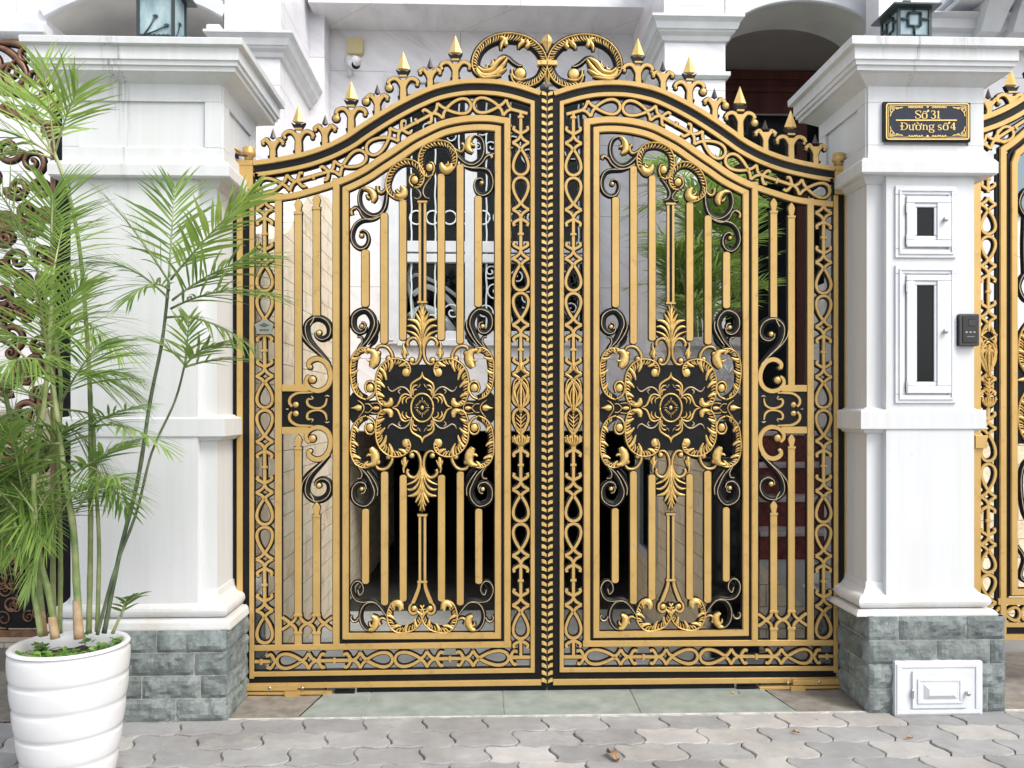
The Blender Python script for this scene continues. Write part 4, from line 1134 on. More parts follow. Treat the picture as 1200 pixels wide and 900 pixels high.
# number plate
Yn = Yf-.0125; nt_ = at(1084, 167, Yn)
npl = thing('number_plate', 'dark blue enamel plate with gold lettering, fixed high on the right pier', 'sign', (nt_.x, Yn, nt_.z))
mb = MB()
def nb(m_, x0, x1, y0, y1, d0, d1, m, bev=.001): m_.box(AX(x0, Yn), AX(x1, Yn), Yn-d1, Yn-d0, AZ(1084, y1, Yn), AZ(1084, y0, Yn), m, bev)
nb(mb, 1033.5, 1135, 121, 167, .001, .016, BLK, .002); nb(mb, 1036.5, 1132.5, 123.3, 164.8, .0163, .019, NAVY, .001)
mb.build('plate', npl)
mb = MB(); yg0 = Yn-.0215; yg1 = Yn-.0188
NP = lambda x, y: (at(x, y, Yn).x, at(x, y, Yn).z)
def rr(x0, y0, x1, y1, r):
    o = []
    for cx, cy, a0 in ((x1-r,y1-r,0),(x0+r,y1-r,90),(x0+r,y0+r,180),(x1-r,y0+r,270)):
        for k in range(5): a = math.radians(a0+k*22.5); o.append(NP(cx+r*math.cos(a), cy+r*math.sin(a)))
    return o
mb.ribbon(rr(1036.6,123.4,1132.4,164.6,2.6), .8*.004, yg1, yg0, PAINTGOLD, False, True); mb.ribbon(rr(1038.9,125.6,1130.1,162.4,1.6), .3*.004, yg1, yg0, PAINTGOLD, False, True)
mb.ribbon([NP(1047.5,142.6), NP(1118.5,142.6)], .8*.004, yg1, yg0, PAINTGOLD)
for cx, cy, sx, sy in ((1040.5,127,1,1),(1128.5,127,-1,1),(1040.5,161,1,-1),(1128.5,161,-1,-1)):
    for pts, w in ((((0,0),(4,.3),(9,1.2),(15,.6)), 1.0), (((0,0),(.3,4),(1.2,7),(.4,11)), 1.0), (((2,2),(5,2.6),(3.2,5),(1.4,7)), .9), (((6,.6),(8,2.6),(11,1.4),(13,1.8)), .8), (((1,1),(3.4,3.6)), .8)):
        P_ = catmull([(cx+sx*a, cy+sy*b) for a, b in pts], .6); mb.ribbon([NP(*p) for p in P_], w*.5*.004, yg1, yg0-.0002, PAINTGOLD)
for cy in (126.8, 161.2):
    for cx in (1070.5, 1098):
        for k in range(4):
            x = cx-6.4+k*4.2; s = 1 if k % 2 else -1
            mb.ribbon([NP(*p) for p in catmull([(x-2,cy-s*1.2),(x-1,cy+s*1.1),(x+1,cy-s*1.1),(x+2,cy+s*1.2)], .5)], .45*.004, yg1, yg0, PAINTGOLD)
            mb.ribbon([NP(x-2.2,cy+1.3), NP(x+2.2,cy+1.3)], .3*.004, yg1, yg0, PAINTGOLD)
    q = NP(1084.5, cy); mb.dome(q[0], q[1], 1.5*.004, yg1, .002, PAINTGOLD)
mb.build('border_ornament', npl)
TK, TN = .085, .035
GL = {
 'S': [(((.86,.74),(.78,.96),(.48,1.0),(.20,.90),(.20,.68),(.50,.52),(.80,.36),(.84,.16),(.60,.0),(.30,.02),(.14,.26)), [.03,.04,.05,.07,.09,.10,.09,.07,.05,.04,.03]), (((.88,1.0),(.88,.70)), .03), (((.12,.32),(.12,.0)), .03)],
 'o': [(((.5,.68),(.16,.60),(.10,.34),(.16,.08),(.5,.0),(.84,.08),(.90,.34),(.84,.60),(.5,.68)), [.035,.08,.11,.08,.035,.08,.11,.08,.035])],
 "'": [(((.1,.80),(.9,1.08)), [.08,.16])],
 '3': [(((.14,.80),(.30,.98),(.62,.98),(.80,.80),(.70,.60),(.42,.53)), [.05,.05,.06,.10,.07,.04]), (((.42,.53),(.76,.44),(.88,.24),(.72,.02),(.36,.0),(.12,.16)), [.04,.07,.11,.07,.05,.07])],
 '1': [(((.52,.99),(.52,.04)), .11), (((.52,.97),(.36,.88),(.14,.86)), [.06,.04,.03]), (((.14,.03),(.90,.03)), .035)],
 'D': [(((.24,.97),(.24,.03)), .095), (((.02,.97),(.50,.97),(.84,.80),(.94,.50),(.84,.20),(.50,.03),(.02,.03)), [.035,.035,.07,.10,.07,.035,.035])],
 'u': [(((.0,.65),(.20,.65),(.20,.20),(.34,.02),(.56,.06),(.72,.20)), [.035,.08,.09,.06,.04,.03]), (((.56,.65),(.74,.65),(.74,.04),(.92,.03)), [.035,.08,.09,.035])],
 'n': [(((.0,.64),(.18,.65),(.18,.03)), [.035,.08,.09]), (((.20,.50),(.42,.66),(.64,.62),(.72,.46),(.72,.03)), [.03,.04,.06,.09,.09]), (((.0,.03),(.36,.03)), .03), (((.54,.03),(.92,.03)), .03)],
 'g': [(((.46,.68),(.18,.62),(.14,.44),(.24,.28),(.46,.24),(.70,.30),(.76,.46),(.68,.62),(.46,.68)), [.035,.07,.09,.06,.035,.06,.09,.07,.035]), (((.66,.62),(.80,.70),(.96,.68)), [.03,.04,.06]),
       (((.28,.26),(.14,.14),(.26,.04),(.66,.02),(.88,-.10),(.76,-.28),(.40,-.32),(.10,-.24),(.12,-.06),(.28,.02)), [.03,.05,.06,.07,.08,.06,.04,.06,.06,.03])],
 's': [(((.82,.50),(.74,.66),(.48,.68),(.22,.60),(.24,.44),(.52,.34),(.80,.24),(.80,.08),(.54,.0),(.26,.03),(.14,.20)), [.03,.04,.05,.06,.08,.09,.08,.06,.04,.04,.03])],
 '4': [(((.66,.99),(.66,.03)), .12), (((.62,.97),(.06,.30)), .045), (((.06,.28),(.96,.28)), .06), (((.42,.03),(.92,.03)), .035)],
}
def write(items, base, capx):
    for key, x0, w in items:
        k = key[0] if key != "'" else "'"; st = list(GL[k])
        if '^' in key: st.append((((.18,.78),(.5,.94),(.82,.78)), .05))
        if '-' in key: st.append((((-.04,.52),(.50,.52)), .05))
        if '+' in key: st.append((((.86,.62),(1.06,.74),(.98,.90)), [.05,.06,.08]))
        if key == 'o+': st.append((((.22,1.06),(.66,.80)), [.09,.04]))
        mb = MB()
        for q, (pts, ww) in enumerate(st):
            Q = [(p[0], p[1], (ww[i] if isinstance(ww, list) else ww)) for i, p in enumerate(pts)]
            if len(Q) > 2: Q = catmull(Q, .06)
            L = [NP(x0+a*w, base-b*capx) for a, b, _ in Q]; W = [c*capx*.0040*.86 for _, _, c in Q]
            mb.ribbon(L, W, yg1, yg0-.0004-q*.00012, PAINTGOLD, False)
        mb.build('letter', npl)
write([('S',1069,8.4),('o^',1077.5,6.6),("'",1083.0,3),('3',1087.5,6.6),('1',1094.2,5.2)], 140.6, 9.0)
write([('D-',1052.2,9.0),('u+',1061.8,7.4),('o+',1070.2,6.6),('n',1078.2,7.4),('g',1085.4,7.2),('s',1095.6,5.6),('o^',1102,6.6),("'",1107.6,3),('4',1110.6,6.8)], 154.0, 8.6)

# ------------------------------------------------------------------ lanterns
def lantern(kind):
    if kind == 'L':
        Yl = 4.1; x0, x1 = AX(162, Yl), AX(203, Yl); w = x1-x0; z0 = zzL[0]+.09; zt = z0+.25; zb0 = zzL[0]; lab = 'tall dark metal lantern with pale glass and flower twigs, on the left pier cap'
    else:
        Yl = 4.08; x0, x1 = AX(1053, Yl), AX(1089.5, Yl); w = x1-x0; z0 = zzR[0]+.085; zt = AZ(1070, 8, Yl); zb0 = zzR[0]; lab = 'squat dark metal lantern with a flat hipped roof, on the number plate pier'
    d = w*1.0 if kind == 'L' else w*1.1; y0, y1 = Yl, Yl+d; cx = (x0+x1)/2; cy = (y0+y1)/2
    t = thing('lantern', lab, 'lantern', (cx, cy, z0))
    fr = MB(); p = .0065 if kind == 'L' else .007
    for (a, b_) in ((x0,y0),(x1,y0),(x0,y1),(x1,y1)): fr.box(a-p, a+p, b_-p, b_+p, z0+.002, zt, LFRAME, .001)
    for zz_ in ((z0+.002, z0+.016), (zt-.014, zt)):
        fr.box(x0+p, x1-p, y0-p*.8, y0+p*.8, *zz_, LFRAME); fr.box(x0+p, x1-p, y1-p*.8, y1+p*.8, *zz_, LFRAME)
        fr.box(x0-p*.8, x0+p*.8, y0+p, y1-p, *zz_, LFRAME); fr.box(x1-p*.8, x1+p*.8, y0+p, y1-p, *zz_, LFRAME)
    fr.build('lantern_frame', t)
    bs = MB(); bs.box(cx-w*.35, cx+w*.35, cy-d*.35, cy+d*.35, zb0-.002, z0-.006, LFRAME, .004); bs.box(x0-.008, x1+.008, y0-.008, y1+.008, z0-.007, z0+.001, LFRAME, .002); bs.build('lantern_base', t)
    g = MB(); g.box(x0+.003, x1-.003, y0+.003, y1-.003, z0+.012, zt-.012, LGLASS); g.build('glass', t)
    orn = MB()
    def face(fn):
        fn(lambda u, v, dd=0: (x0+u*w, y0-.004-dd, z0+v*(zt-z0)))
        fn(lambda u, v, dd=0: (x1+.004+dd, y0+u*d, z0+v*(zt-z0)))
        fn(lambda u, v, dd=0: (x0-.004-dd, y1-u*d, z0+v*(zt-z0)))
    if kind == 'L':
        def fn(P_):
            for (a, b_, c, e) in ((.15,.05,.50,.42),(.15,.05,.82,.25)):
                orn.tube([P_(a,b_), P_((a+c)/2+.02,(b_+e)/2-.01), P_(c,e)], .0035, LFRAME, 6)
                for q in range(5):
                    an = q*2*PI/5+.4; orn.tube([P_(c,e), P_(c+.07*math.cos(an), e+.03*math.sin(an))], [.0028,.0048], LFRAME, 6)
            for q in range(7):
                u = .1+q*.125; orn.tube([P_(u+.055*math.cos(k*PI/6), .055+.020*math.sin(k*PI/6)) for k in range(13)], .0022, LFRAME, 5)
    else:
        def fn(P_):
            def ln(a, b_, c, e): orn.tube([P_(a,b_), P_(c,e)], .0058, LFRAME, 5)
            for q in (((.3,.38),(.7,.38)),((.3,.8),(.7,.8)),((.3,.38),(.3,.8)),((.7,.38),(.7,.8)),((.5,.38),(.5,.05)),((.5,.8),(.5,.97)),((.05,.6),(.3,.6)),((.7,.6),(.95,.6)),((.3,.2),(.3,.05)) if False else ((.5,.3),(.5,.1))): ln(*q[0], *q[1])
    face(fn); orn.build('glass_tracery', t)
    rf = MB(); e = .040 if kind == 'R' else .045; h = .035 if kind == 'R' else .12
    rf.rings([(x0-e,x1+e,y0-e,y1+e,zt-.004),(x0-e,x1+e,y0-e,y1+e,zt+.004),(cx-.035,cx+.035,cy-.035,cy+.035,zt+h)], LFRAME)
    rf.rings([(cx-.018,cx+.018,cy-.018,cy+.018,zt+h),(cx-.018,cx+.018,cy-.018,cy+.018,zt+h+.03)], LFRAME); rf.build('roof', t)
lantern('L'); lantern('R')

# ------------------------------------------------------------------ ground
mb = MB(); mb.add([(-400,-400,-.03),(400,-400,-.03),(400,3.9,-.03),(-400,3.9,-.03)], [(0,1,2,3)], ASPH)
mb.add([(-400,3.9,-.03),(-1.55,3.9,-.03),(-1.55,400,-.03),(-400,400,-.03)], [(0,1,2,3)], ASPH)
mb.add([(2.6,3.9,-.03),(400,3.9,-.03),(400,400,-.03),(2.6,400,-.03)], [(0,1,2,3)], ASPH)
mb.add([(-1.55,12.5,-.03),(2.6,12.5,-.03),(2.6,400,-.03),(-1.55,400,-.03)], [(0,1,2,3)], ASPH)
structure(mb.build('ground'))
def paver_mat():
    m, nt, b = nodes('concrete_pavers')
    a = nt.nodes.new('ShaderNodeAttribute'); a.attribute_name = 'tint'
    r = ramp(nt, a.outputs['Fac'], [(0, (.26,.262,.266)), (.3, (.295,.297,.30)), (.75, (.325,.327,.33)), (.88, (.39,.38,.365)), (1, (.44,.43,.42))])
    mp = coords(nt, 'World'); n = noise(nt, mp, 9, 8, .65); n2 = noise(nt, mp, 2.2, 4)
    r2 = ramp(nt, n.outputs['Fac'], [(.3, (.80,.80,.80)), (.7, (1.06,1.05,1.03))])
    r3 = ramp(nt, n2.outputs['Fac'], [(.35, (.88,.86,.84)), (.6, (1.05,1.05,1.05))])
    c = mixc(nt, 1, r.outputs['Color'], r2.outputs['Color'], 'MULTIPLY'); c = mixc(nt, 1, c, r3.outputs['Color'], 'MULTIPLY')
    n5 = noise(nt, mp, 3.1, 9, .72); r5 = ramp(nt, n5.outputs['Fac'], [(.54, (0,0,0)), (.72, (.55,.55,.55))]); c = mixc(nt, r5.outputs['Color'], c, (.50,.47,.42))
    n6 = noise(nt, mp, 26, 4, .6); r6 = ramp(nt, n6.outputs['Fac'], [(.66, (0,0,0)), (.74, (.6,.6,.6))]); c = mixc(nt, r6.outputs['Color'], c, (.13,.125,.115))
    nt.links.new(c, b.inputs['Base Color']); b.inputs['Roughness'].default_value = .85
    n4 = noise(nt, mp, 120, 3); bump(nt, b, n4.outputs['Fac'], .35, .004)
    return m
PAV = paver_mat(); JOINT = noisy('sandy_joint', (.10,.098,.09), (.42,.39,.34), 4.5, .95, 0, .4, 90, detail=5, lo=.42, hi=.62)
mb = MB(); mb.add([(-4,1.0,-.010),(5,1.0,-.010),(5,4.01,-.010),(-4,4.01,-.010)], [(0,1,2,3)], JOINT); tint = [.5]
rnd = random.Random(4); PW, PH = .272, .170; row = 0; y = 1.2
YE = 3.945
rows = int((YE-1.2)/PH)
for r in range(rows+1):
    yy1 = YE-r*PH; yy0 = yy1-PH
    off_ = (r % 2)*PW*.5+.02*rnd.random()
    for k in range(-14, 18):
        xa = k*PW+off_; xb = xa+PW; g = .0030; dz = rnd.uniform(-.0025, .0025); tl = rnd.uniform(-.003,.003)
        def wav(x, yb): return yb+.009*math.sin(2*PI*(x/(PW*.5))+.6)+.003*math.sin(x*31+yb*17)
        def wx(xb_, f): return xb_+.016*math.sin(2*PI*f)*(1)
        N = 10; bot = []; top = []; lf = []; rt = []
        def ring(ins, zz_):
            o = []
            for i in range(N+1): x = xa+ins+(PW-2*ins)*i/N; o.append((x+.0, wav(x, yy0)+ins))
            for i in range(1, 5): f = i/5; o.append((wx(xb, f)-ins, wav(xb, yy0)+(yy1-yy0)*f))
            for i in range(N, -1, -1): x = xa+ins+(PW-2*ins)*i/N; o.append((x, wav(x, yy1)-ins))
            for i in range(4, 0, -1): f = i/5; o.append((wx(xa, f)+ins, wav(xa, yy0)+(yy1-yy0)*f))
            return [(p[0], p[1], zz_+dz+tl*(p[0]-xa)/PW) for p in o]
        A = ring(g, -.014); B_ = ring(g+.0005, -.004); D_ = ring(g+.004, 0.0)
        n = len(A); fs = [(i, (i+1) % n, n+(i+1) % n, n+i) for i in range(n)]+[(n+i, n+(i+1) % n, 2*n+(i+1) % n, 2*n+i) for i in range(n)]+[tuple(range(2*n, 3*n))]
        mb.add(A+B_+D_, fs, PAV)
        tv = rnd.random(); tv = tv*.75 if rnd.random() < (.93 if k < 2 else .72) else .8+.2*rnd.random(); tint += [tv]*len(fs)
mb.tint = tint; structure(mb.build('pavement'))
# threshold slabs
mb = MB()
gl = ground_at(355, 838); gr_ = ground_at(935, 832)
ya, yb_ = 3.955, 4.36
xs = [AX(352, 4.0), AX(430, 4.1), AX(590, 4.1), AX(745, 4.1), AX(930, 4.0)]
for i in range(4):
    a, b2 = xs[i]+.002, xs[i+1]-.002
    sl, sr = (.06 if i == 0 else 0), (-.06 if i == 3 else 0)
    mb.add([(a,ya,.004),(b2,ya,.004),(b2+sr,4.22,.014),(a+sl,4.22,.014),(b2+sr,yb_,.014),(a+sl,yb_,.014),(a,ya,-.02),(b2,ya,-.02)], [(0,1,2,3),(3,2,4,5),(6,7,1,0)], THRESH)
mb.box(-1.55, 2.6, ya-.012, ya, -.02, .0035, MORTAR)
mb.add([(xs[0]+.06,ya,-.001),(xs[4]-.06,ya,-.001),(xs[4]-.06,4.22,.009),(xs[0]+.06,4.22,.009),(xs[4]-.06,yb_,.009),(xs[0]+.06,yb_,.009)], [(0,1,2,3),(3,2,4,5)], MORTAR)
structure(mb.build('threshold'))
mb = MB()
mb.add([(-1.3,ya,.002),(xs[0]-.006,ya,.002),(xs[0]+.05,4.22,.011),(xs[0]+.05,yb_,.011),(-1.3,yb_,.011)], [(0,1,2,3,4)], BROWNSTONE)
mb.add([(xs[4]+.006,ya,.002),(2.1,ya,.002),(2.1,yb_,.011),(xs[4]-.05,yb_,.011),(xs[4]-.05,4.22,.011)], [(0,1,2,3,4)], BROWNSTONE)
structure(mb.build('corner_slab'))
# strip of ground beside the piers
mb = MB(); mb.add([(2.1,3.955,.001),(5,3.955,.001),(5,4.9,.001),(2.1,4.9,.001)], [(0,1,2,3)], BROWNSTONE); mb.add([(-5,3.955,.001),(-1.3,3.955,.001),(-1.3,4.9,.001),(-5,4.9,.001)], [(0,1,2,3)], BROWNSTONE)
structure(mb.build('side_pavement'))
# driveway sloping down to the garage
mb = MB(); mb.add([(-1.5,4.361,.010),(2.6,4.361,.010),(2.6,4.6,.0),(-1.5,4.6,.0),(2.6,7.4,-.32),(-1.5,7.4,-.32),(2.6,12.4,-.34),(-1.5,12.4,-.34)], [(0,1,2,3),(3,2,4,5)], CONC); mb.add([(2.6,7.4,-.32),(-1.5,7.4,-.32),(2.6,12.4,-.34),(-1.5,12.4,-.34)], [(1,0,2,3)], noisy('shaded_garage_floor', (.03,.03,.03), (.06,.06,.055), 4, .6, 0, .1))  # inside the garage the floor colour is near black, standing for shade
structure(mb.build('driveway'))
# ------------------------------------------------------------------ house
YW = 7.4                       # recessed wall
YP = 6.1                       # pilaster fronts
house = thing('house', 'white marble-clad house with arches and a dark garage behind the gate', 'house', (.3, YW, 0))
def hpart(mb, name, parent=None): return mb.build(name, parent or house)
mb = MB()
WX0, WX1 = AX(466, YW), AX(691, YW); WZ0, WZ1 = AZ(580, 398, YW), AZ(580, 100, YW)
xl, xr = AX(330, YW), 3.0
GZ = AZ(600, 505, YW)           # garage lintel
ztop = 5.1
def wall(x0, x1, z0, z1, y0=YW, y1=YW+.25): mb.box(x0, x1, y0, y1, z0, z1, MARBLE)
wall(xl-1.2, WX0, GZ, ztop); wall(WX1, 1.78, GZ, ztop); wall(WX0, WX1, GZ, WZ0); wall(WX0, WX1, WZ1, ztop)
hpart(mb, 'wall')
# soffit band at the top
mb = MB(); zb = AZ(560, 9, YW-.45); mb.box(AX(361, YW-.5), AX(756, YW-.5), YW-.5, YW-.002, zb, ztop, MARBLE); hpart(mb, 'beam')
# grey return strip
mb = MB(); mb.box(AX(345, YW-.28), AX(380, YW-.28), YW-.28, YW-.003, GZ+.9, ztop-.01, MARBLE); hpart(mb, 'wall_return')
# pilasters
def pil(px0, px1, cz0, cz1, name, zbot, ext0=.0, ext1=.0, second=None):
    m = MB(); x0, x1 = AX(px0, YP), AX(px1, YP); yb = YW-.005
    zc0, zc1 = AZ((px0+px1)/2, cz1, YP-.1), AZ((px0+px1)/2, cz0, YP-.1)
    m.rings([(x0, x1, YP, yb, zbot), (x0, x1, YP, yb, zc0+.01)], MARBLE)
    m.rings([(x0-.0, x1+.0, YP+.02, yb, zc1), (x0, x1, YP+.02, yb, ztop-.02)], MARBLE)
    t = m.build(name, house)
    c = MB(); h = zc1-zc0; r = []
    for d, f in ((.004,0),(.02,.05),(.03,.22),(.055,.35),(.06,.42),(.07,.45),(.085,.72),(.105,.86),(.11,.88),(.11,1.0)): r.append((x0-d, x1+d, YP-d, yb-.003, zc0+h*f))
    c.rings(r, WFRAME); 
    if second:
        zs0, zs1 = AZ((px0+px1)/2, second[1], YP), AZ((px0+px1)/2, second[0], YP)
        c.rings([(x0-.012,x1+.012,YP-.012,yb-.004,zs0),(x0-.03,x1+.03,YP-.03,yb-.004,zs0+.02),(x0-.03,x1+.03,YP-.03,yb-.004,zs1)], WFRAME)
    c.build('cornice', t); return t
pil(262, 328, 35, 62, 'pilaster', 0.0, second=None)
pil(779, 850, 16, 43, 'pilaster', AZ(800, 495, YP), second=(85, 93))
# arches
def arch(cx, rx, spring, ry, x0p, x1p, Y, depth, name, seg=False):
    m = MB(); N = 28; rim = MB()
    zs = AZ(cx, spring, Y)
    A = [at(cx-rx*math.cos(PI*k/N), spring-ry*math.sin(PI*k/N), Y) for k in range(N+1)] if not seg else [at(cx-rx*(1-2*k/N), spring-ry*(1-(1-2*k/N)**2), Y) for k in range(N+1)]
    pts = [(p.x, p.z) for p in A]
    X0, X1, ZT = AX(x0p, Y), AX(x1p, Y), ztop
    # face around the arch, in strips
    for k in range(N):
        a, b = pts[k], pts[k+1]
        vs = [(a[0],Y,a[1]),(b[0],Y,b[1]),(b[0],Y,ZT),(a[0],Y,ZT),(a[0],Y+depth,a[1]),(b[0],Y+depth,b[1])]
        m.add(vs, [(0,1,2,3)], MARBLE); m.add(vs, [(0,4,5,1)], STUCCO)
    m.box(X0, pts[0][0], Y, Y+depth, zs-.2, ZT, MARBLE); m.box(pts[-1][0], X1, Y, Y+depth, zs, ZT, MARBLE)
    o = m.build(name, house)
    B2 = offs2(pts, .07)
    rim.ribbon([( (p[0]+q[0])/2, (p[1]+q[1])/2) for p, q in zip(pts, B2)], .045, Y+.0, Y-.035, WFRAME)
    rim.build('arch_moulding', o); return o, pts
def offs2(pts, d):
    out = []
    for i, p in enumerate(pts):
        a = pts[max(i-1,0)]; b = pts[min(i+1,len(pts)-1)]; t = Vector((b[0]-a[0], b[1]-a[1])).normalized(); out.append((p[0]-t.y*d, p[1]+t.x*d))
    return out
oR, pR = arch(938, 92, 52, 50, 850, 1060, YP+.05, .45, 'arch_wall')
oL, pL = arch(158, 104, 21, 30, 20, 262, YP+.05, .7, 'arch_wall', seg=True)
# cornice at the left arch springing
mb = MB()
for (a, b_) in ((-80, 58), (246, 262)):
    mb = MB(); mb.box(AX(a, YP), AX(b_, YP), YP-.08, YP+.04, AZ(150, 46, YP), AZ(150, 32, YP), WFRAME, .01); hpart(mb, 'cornice')
# portico: ceiling, back walls
mb = MB()
mb.box(AX(852, YP+.1), 3.85, YP+.52, YW+1.3, AZ(930, 8, YP+.9), AZ(930, 8, YP+.9)+.05, TAUPE)       # ceiling
mb.box(AX(856, YW+.6), 3.85, YW+.9, YW+1.0, AZ(910, 86, YW+.9), 5.1, TAUPE)                             # wall above the lintel
mb.box(3.75, 3.85, YP+.5, YW+1.2, 1.2, 5.1, TAUPE)
hpart(mb, 'portico')
dm = MB(); zt_ = AZ(910, 86, YW+.88); d0 = AX(856, YW+.85)
dm.box(1.79, 3.7, YW+.80, YW+.89, zt_-.42, zt_, WOOD); dm.box(1.79, 3.7, YW+.76, YW+.80, zt_-.10, zt_-.03, WOOD, .005); dm.box(1.79, 3.7, YW+.77, YW+.80, zt_-.22, zt_-.17, WOOD, .005)
for xx in (1.80, 2.42, 3.04, 3.62): dm.box(xx, xx+.10, YW+.79, YW+.88, 1.25, zt_-.421, WOOD)
dr = hpart(dm, 'door')
g = MB(); g.box(1.90, 2.42, YW+.83, YW+.85, 1.3, zt_-.43, DARKGL); g.box(2.52, 3.04, YW+.83, YW+.85, 1.3, zt_-.43, DARKGL); g.box(3.14, 3.62, YW+.83, YW+.85, 1.3, zt_-.43, DARKGL); g.build('pane', dr)
g = MB(); n = 40; vs = []; 
for i in range(n+1):
    u = i/n; top = (2.36+.10*u, YW+.81+.012*math.sin(u*40), zt_-.44); mid = (2.44+.07*u, YW+.80+.012*math.sin(u*40), 2.3); bot = (2.45+.30*u*.4, YW+.80+.014*math.sin(u*40), 1.3)
    top = (2.30+.28*u, top[1], top[2]); vs += [bot, mid, top]
g.add(vs, [(3*i+j, 3*i+3+j, 3*i+4+j, 3*i+1+j) for i in range(n) for j in (0,1)], noisy('brown_curtain', (.10,.085,.08), (.15,.13,.12), 8, .8, 0, 0), True); g.build('curtain', dr)
# ceiling lamp
c = at(912, 4, YP+1.0)
lt = thing('ceiling_lamp', 'shallow frosted glass bowl lamp under the portico arch', 'ceiling lamp', (c.x, c.y, c.z))
mb = MB(); R = .185; zc_ = c.z+.02
mb.lathe([(R, zc_),(R*.96, zc_-.03),(R*.78, zc_-.065),(R*.5, zc_-.09),(R*.2,zc_-.102),(.001,zc_-.104)], c.x, c.y, DOMEGL, 32); mb.build('shade', lt)
mb = MB(); mb.lathe([(.001,zc_-.118),(.02,zc_-.114),(.03,zc_-.103),(.012,zc_-.098)], c.x, c.y, LFRAME, 16)
for k in range(3): a = k*2*PI/3+.3; mb.tube([(c.x+R*math.cos(a)*.98, c.y+R*math.sin(a)*.98, zc_+.008), (c.x+R*math.cos(a)*.93, c.y+R*math.sin(a)*.93, zc_-.04)], .010, LFRAME, 6)
mb.tube([(c.x,c.y,zc_),(c.x,c.y,zc_+.1)], .03, LFRAME); mb.build('fitting', lt)
# cornice right of the right pier, with dentil brackets
mb = MB(); Yc = 5.6
z = lambda y: AZ(1130, y, Yc)
mb.rings([(AX(1040,Yc),6,Yc+.10,Yc+1,z(44)),(AX(1040,Yc),6,Yc+.08,Yc+1,z(32)),(AX(1040,Yc),6,Yc+.03,Yc+1,z(30)),(AX(1040,Yc),6,Yc+.02,Yc+1,z(20)),(AX(1040,Yc),6,Yc-.03,Yc+1,z(17)),(AX(1040,Yc),6,Yc-.03,Yc+1,z(15.5))], WFRAME)
for px in (1158, 1196, 1234):
    x = AX(px, Yc-.1); mb.rings([(x,x+.13,Yc-.02,Yc+.3,z(38)),(x-.01,x+.14,Yc-.10,Yc+.3,z(20)),(x-.02,x+.15,Yc-.18,Yc+.3,z(8))], WFRAME)
mb.box(AX(1137,Yc-.2), 6, Yc-.24, Yc+.3, z(7.5), z(1), WFRAME, .01); mb.box(AX(1137,Yc-.2)-.04, 6, Yc-.30, Yc+.3, z(.8), z(-8), WFRAME, .01)
hpart(mb, 'cornice')
mb = MB(); mb.box(AX(1030, Yc+.2), 6, Yc+.2, Yc+.4, 1.9, ztop, MARBLE); mb.box(AX(1120, Yc+.3), 6, Yc+.21, Yc+.42, -.1, 1.9, SAND); hpart(mb, 'side_wall')
mb = MB(); mb.box(AX(1150,Yc+.15), AX(1172,Yc+.15), Yc+.15, Yc+.19, AZ(1160,125,Yc), AZ(1160,110,Yc)+.02, WFRAME); hpart(mb, 'trim') if False else None
# right neighbour window seen behind gate
mb = MB(); mb.box(AX(1178,Yc+.17), 3.9, Yc+.17, Yc+.199, AZ(1180,245,Yc), AZ(1180,110,Yc), WFRAME, .01); wf = hpart(mb, 'window_frame')
mb = MB(); mb.box(AX(1183,Yc+.16), 3.8, Yc+.165, Yc+.169, AZ(1180,238,Yc), AZ(1180,117,Yc), simple('sky_glass', (.22,.30,.34), .08)); mb.build('pane', wf)
# back wall left (white purple marble) behind left arch
mb = MB(); mb.box(-5, AX(200, YP), YP+1.6, YP+1.8, 2.0, ztop, TAUPE); mb.box(-5, AX(45, YP+.06), YP+.06, YP+.5, 2.6, ztop, MARBLE)
mb.box(AX(40,YP+1.5), AX(300,YP+1.5), YP+.76, YP+1.8, AZ(150,-40,YP+.9), AZ(150,-40,YP+.9)+.05, STUCCO)
hpart(mb, 'loggia')
mb = MB(); mb.box(-5, AX(262,YP), YP+.03, YP+.3, -.3, AZ(150, 50, YP), MARBLE); hpart(mb, 'front_wall')

# window
wn = MB()
def wb(m, x0, x1, y0, y1, d0, d1, mat, bev=.004): m.box(AX(x0, YW), AX(x1, YW), YW-d1, YW-d0, AZ(580, y1, YW), AZ(580, y0, YW), mat, bev)
for q in ((466,476,100,398),(545,559,112,392),(633,643,112,392),(683,691,100,398)): wb(wn, *q, -.06, .015, WFRAME)
for q in ((476.2,544.8,100,112),(559.2,632.8,100,112),(643.2,682.8,100,112),(476.2,544.8,283,296),(476.2,544.8,298,308),(559.2,632.8,283,296),(559.2,632.8,298,308),(643.2,682.8,283,296),(643.2,682.8,298,308),(476.2,544.8,388,398),(559.2,632.8,388,398),(643.2,682.8,388,398)): wb(wn, *q, -.059, .013, WFRAME)
window = hpart(wn, 'window')
tr = MB()
for q in ((452,466,86,404),(691,703,86,404),(466.2,690.8,86,99.8),(466.2,690.8,398.2,406)): wb(tr, *q, .001, .045, WFRAME, .006)
wb(tr, 456, 462, 90, 400, .0455, .055, WFRAME, .003); wb(tr, 695, 699, 90, 400, .0455, .055, WFRAME, .003)
tr.build('frame', window)
pn = MB(); glm, ntg, bg = nodes('window_glass'); bg.inputs['Base Color'].default_value = (.92,.95,.95,1); bg.inputs['Roughness'].default_value = .02
bg.inputs['Transmission Weight'].default_value = 1.0; bg.inputs['IOR'].default_value = 1.2
wb(pn, 476, 683, 110, 390, -.052, -.047, glm, 0); pn.build('pane', window)
gr = MB()
def gp(x, y, d=.022): p = at(x, y, YW+d); return (p.x, YW+d, p.z)
for x in (482, 510, 538, 570, 598, 625, 652, 678):
    pts = [gp(x+.5*math.sin(k*1.4), 110+k*(280/40)) for k in range(41)]; gr.tube(pts, .0075, BGATE, 6)
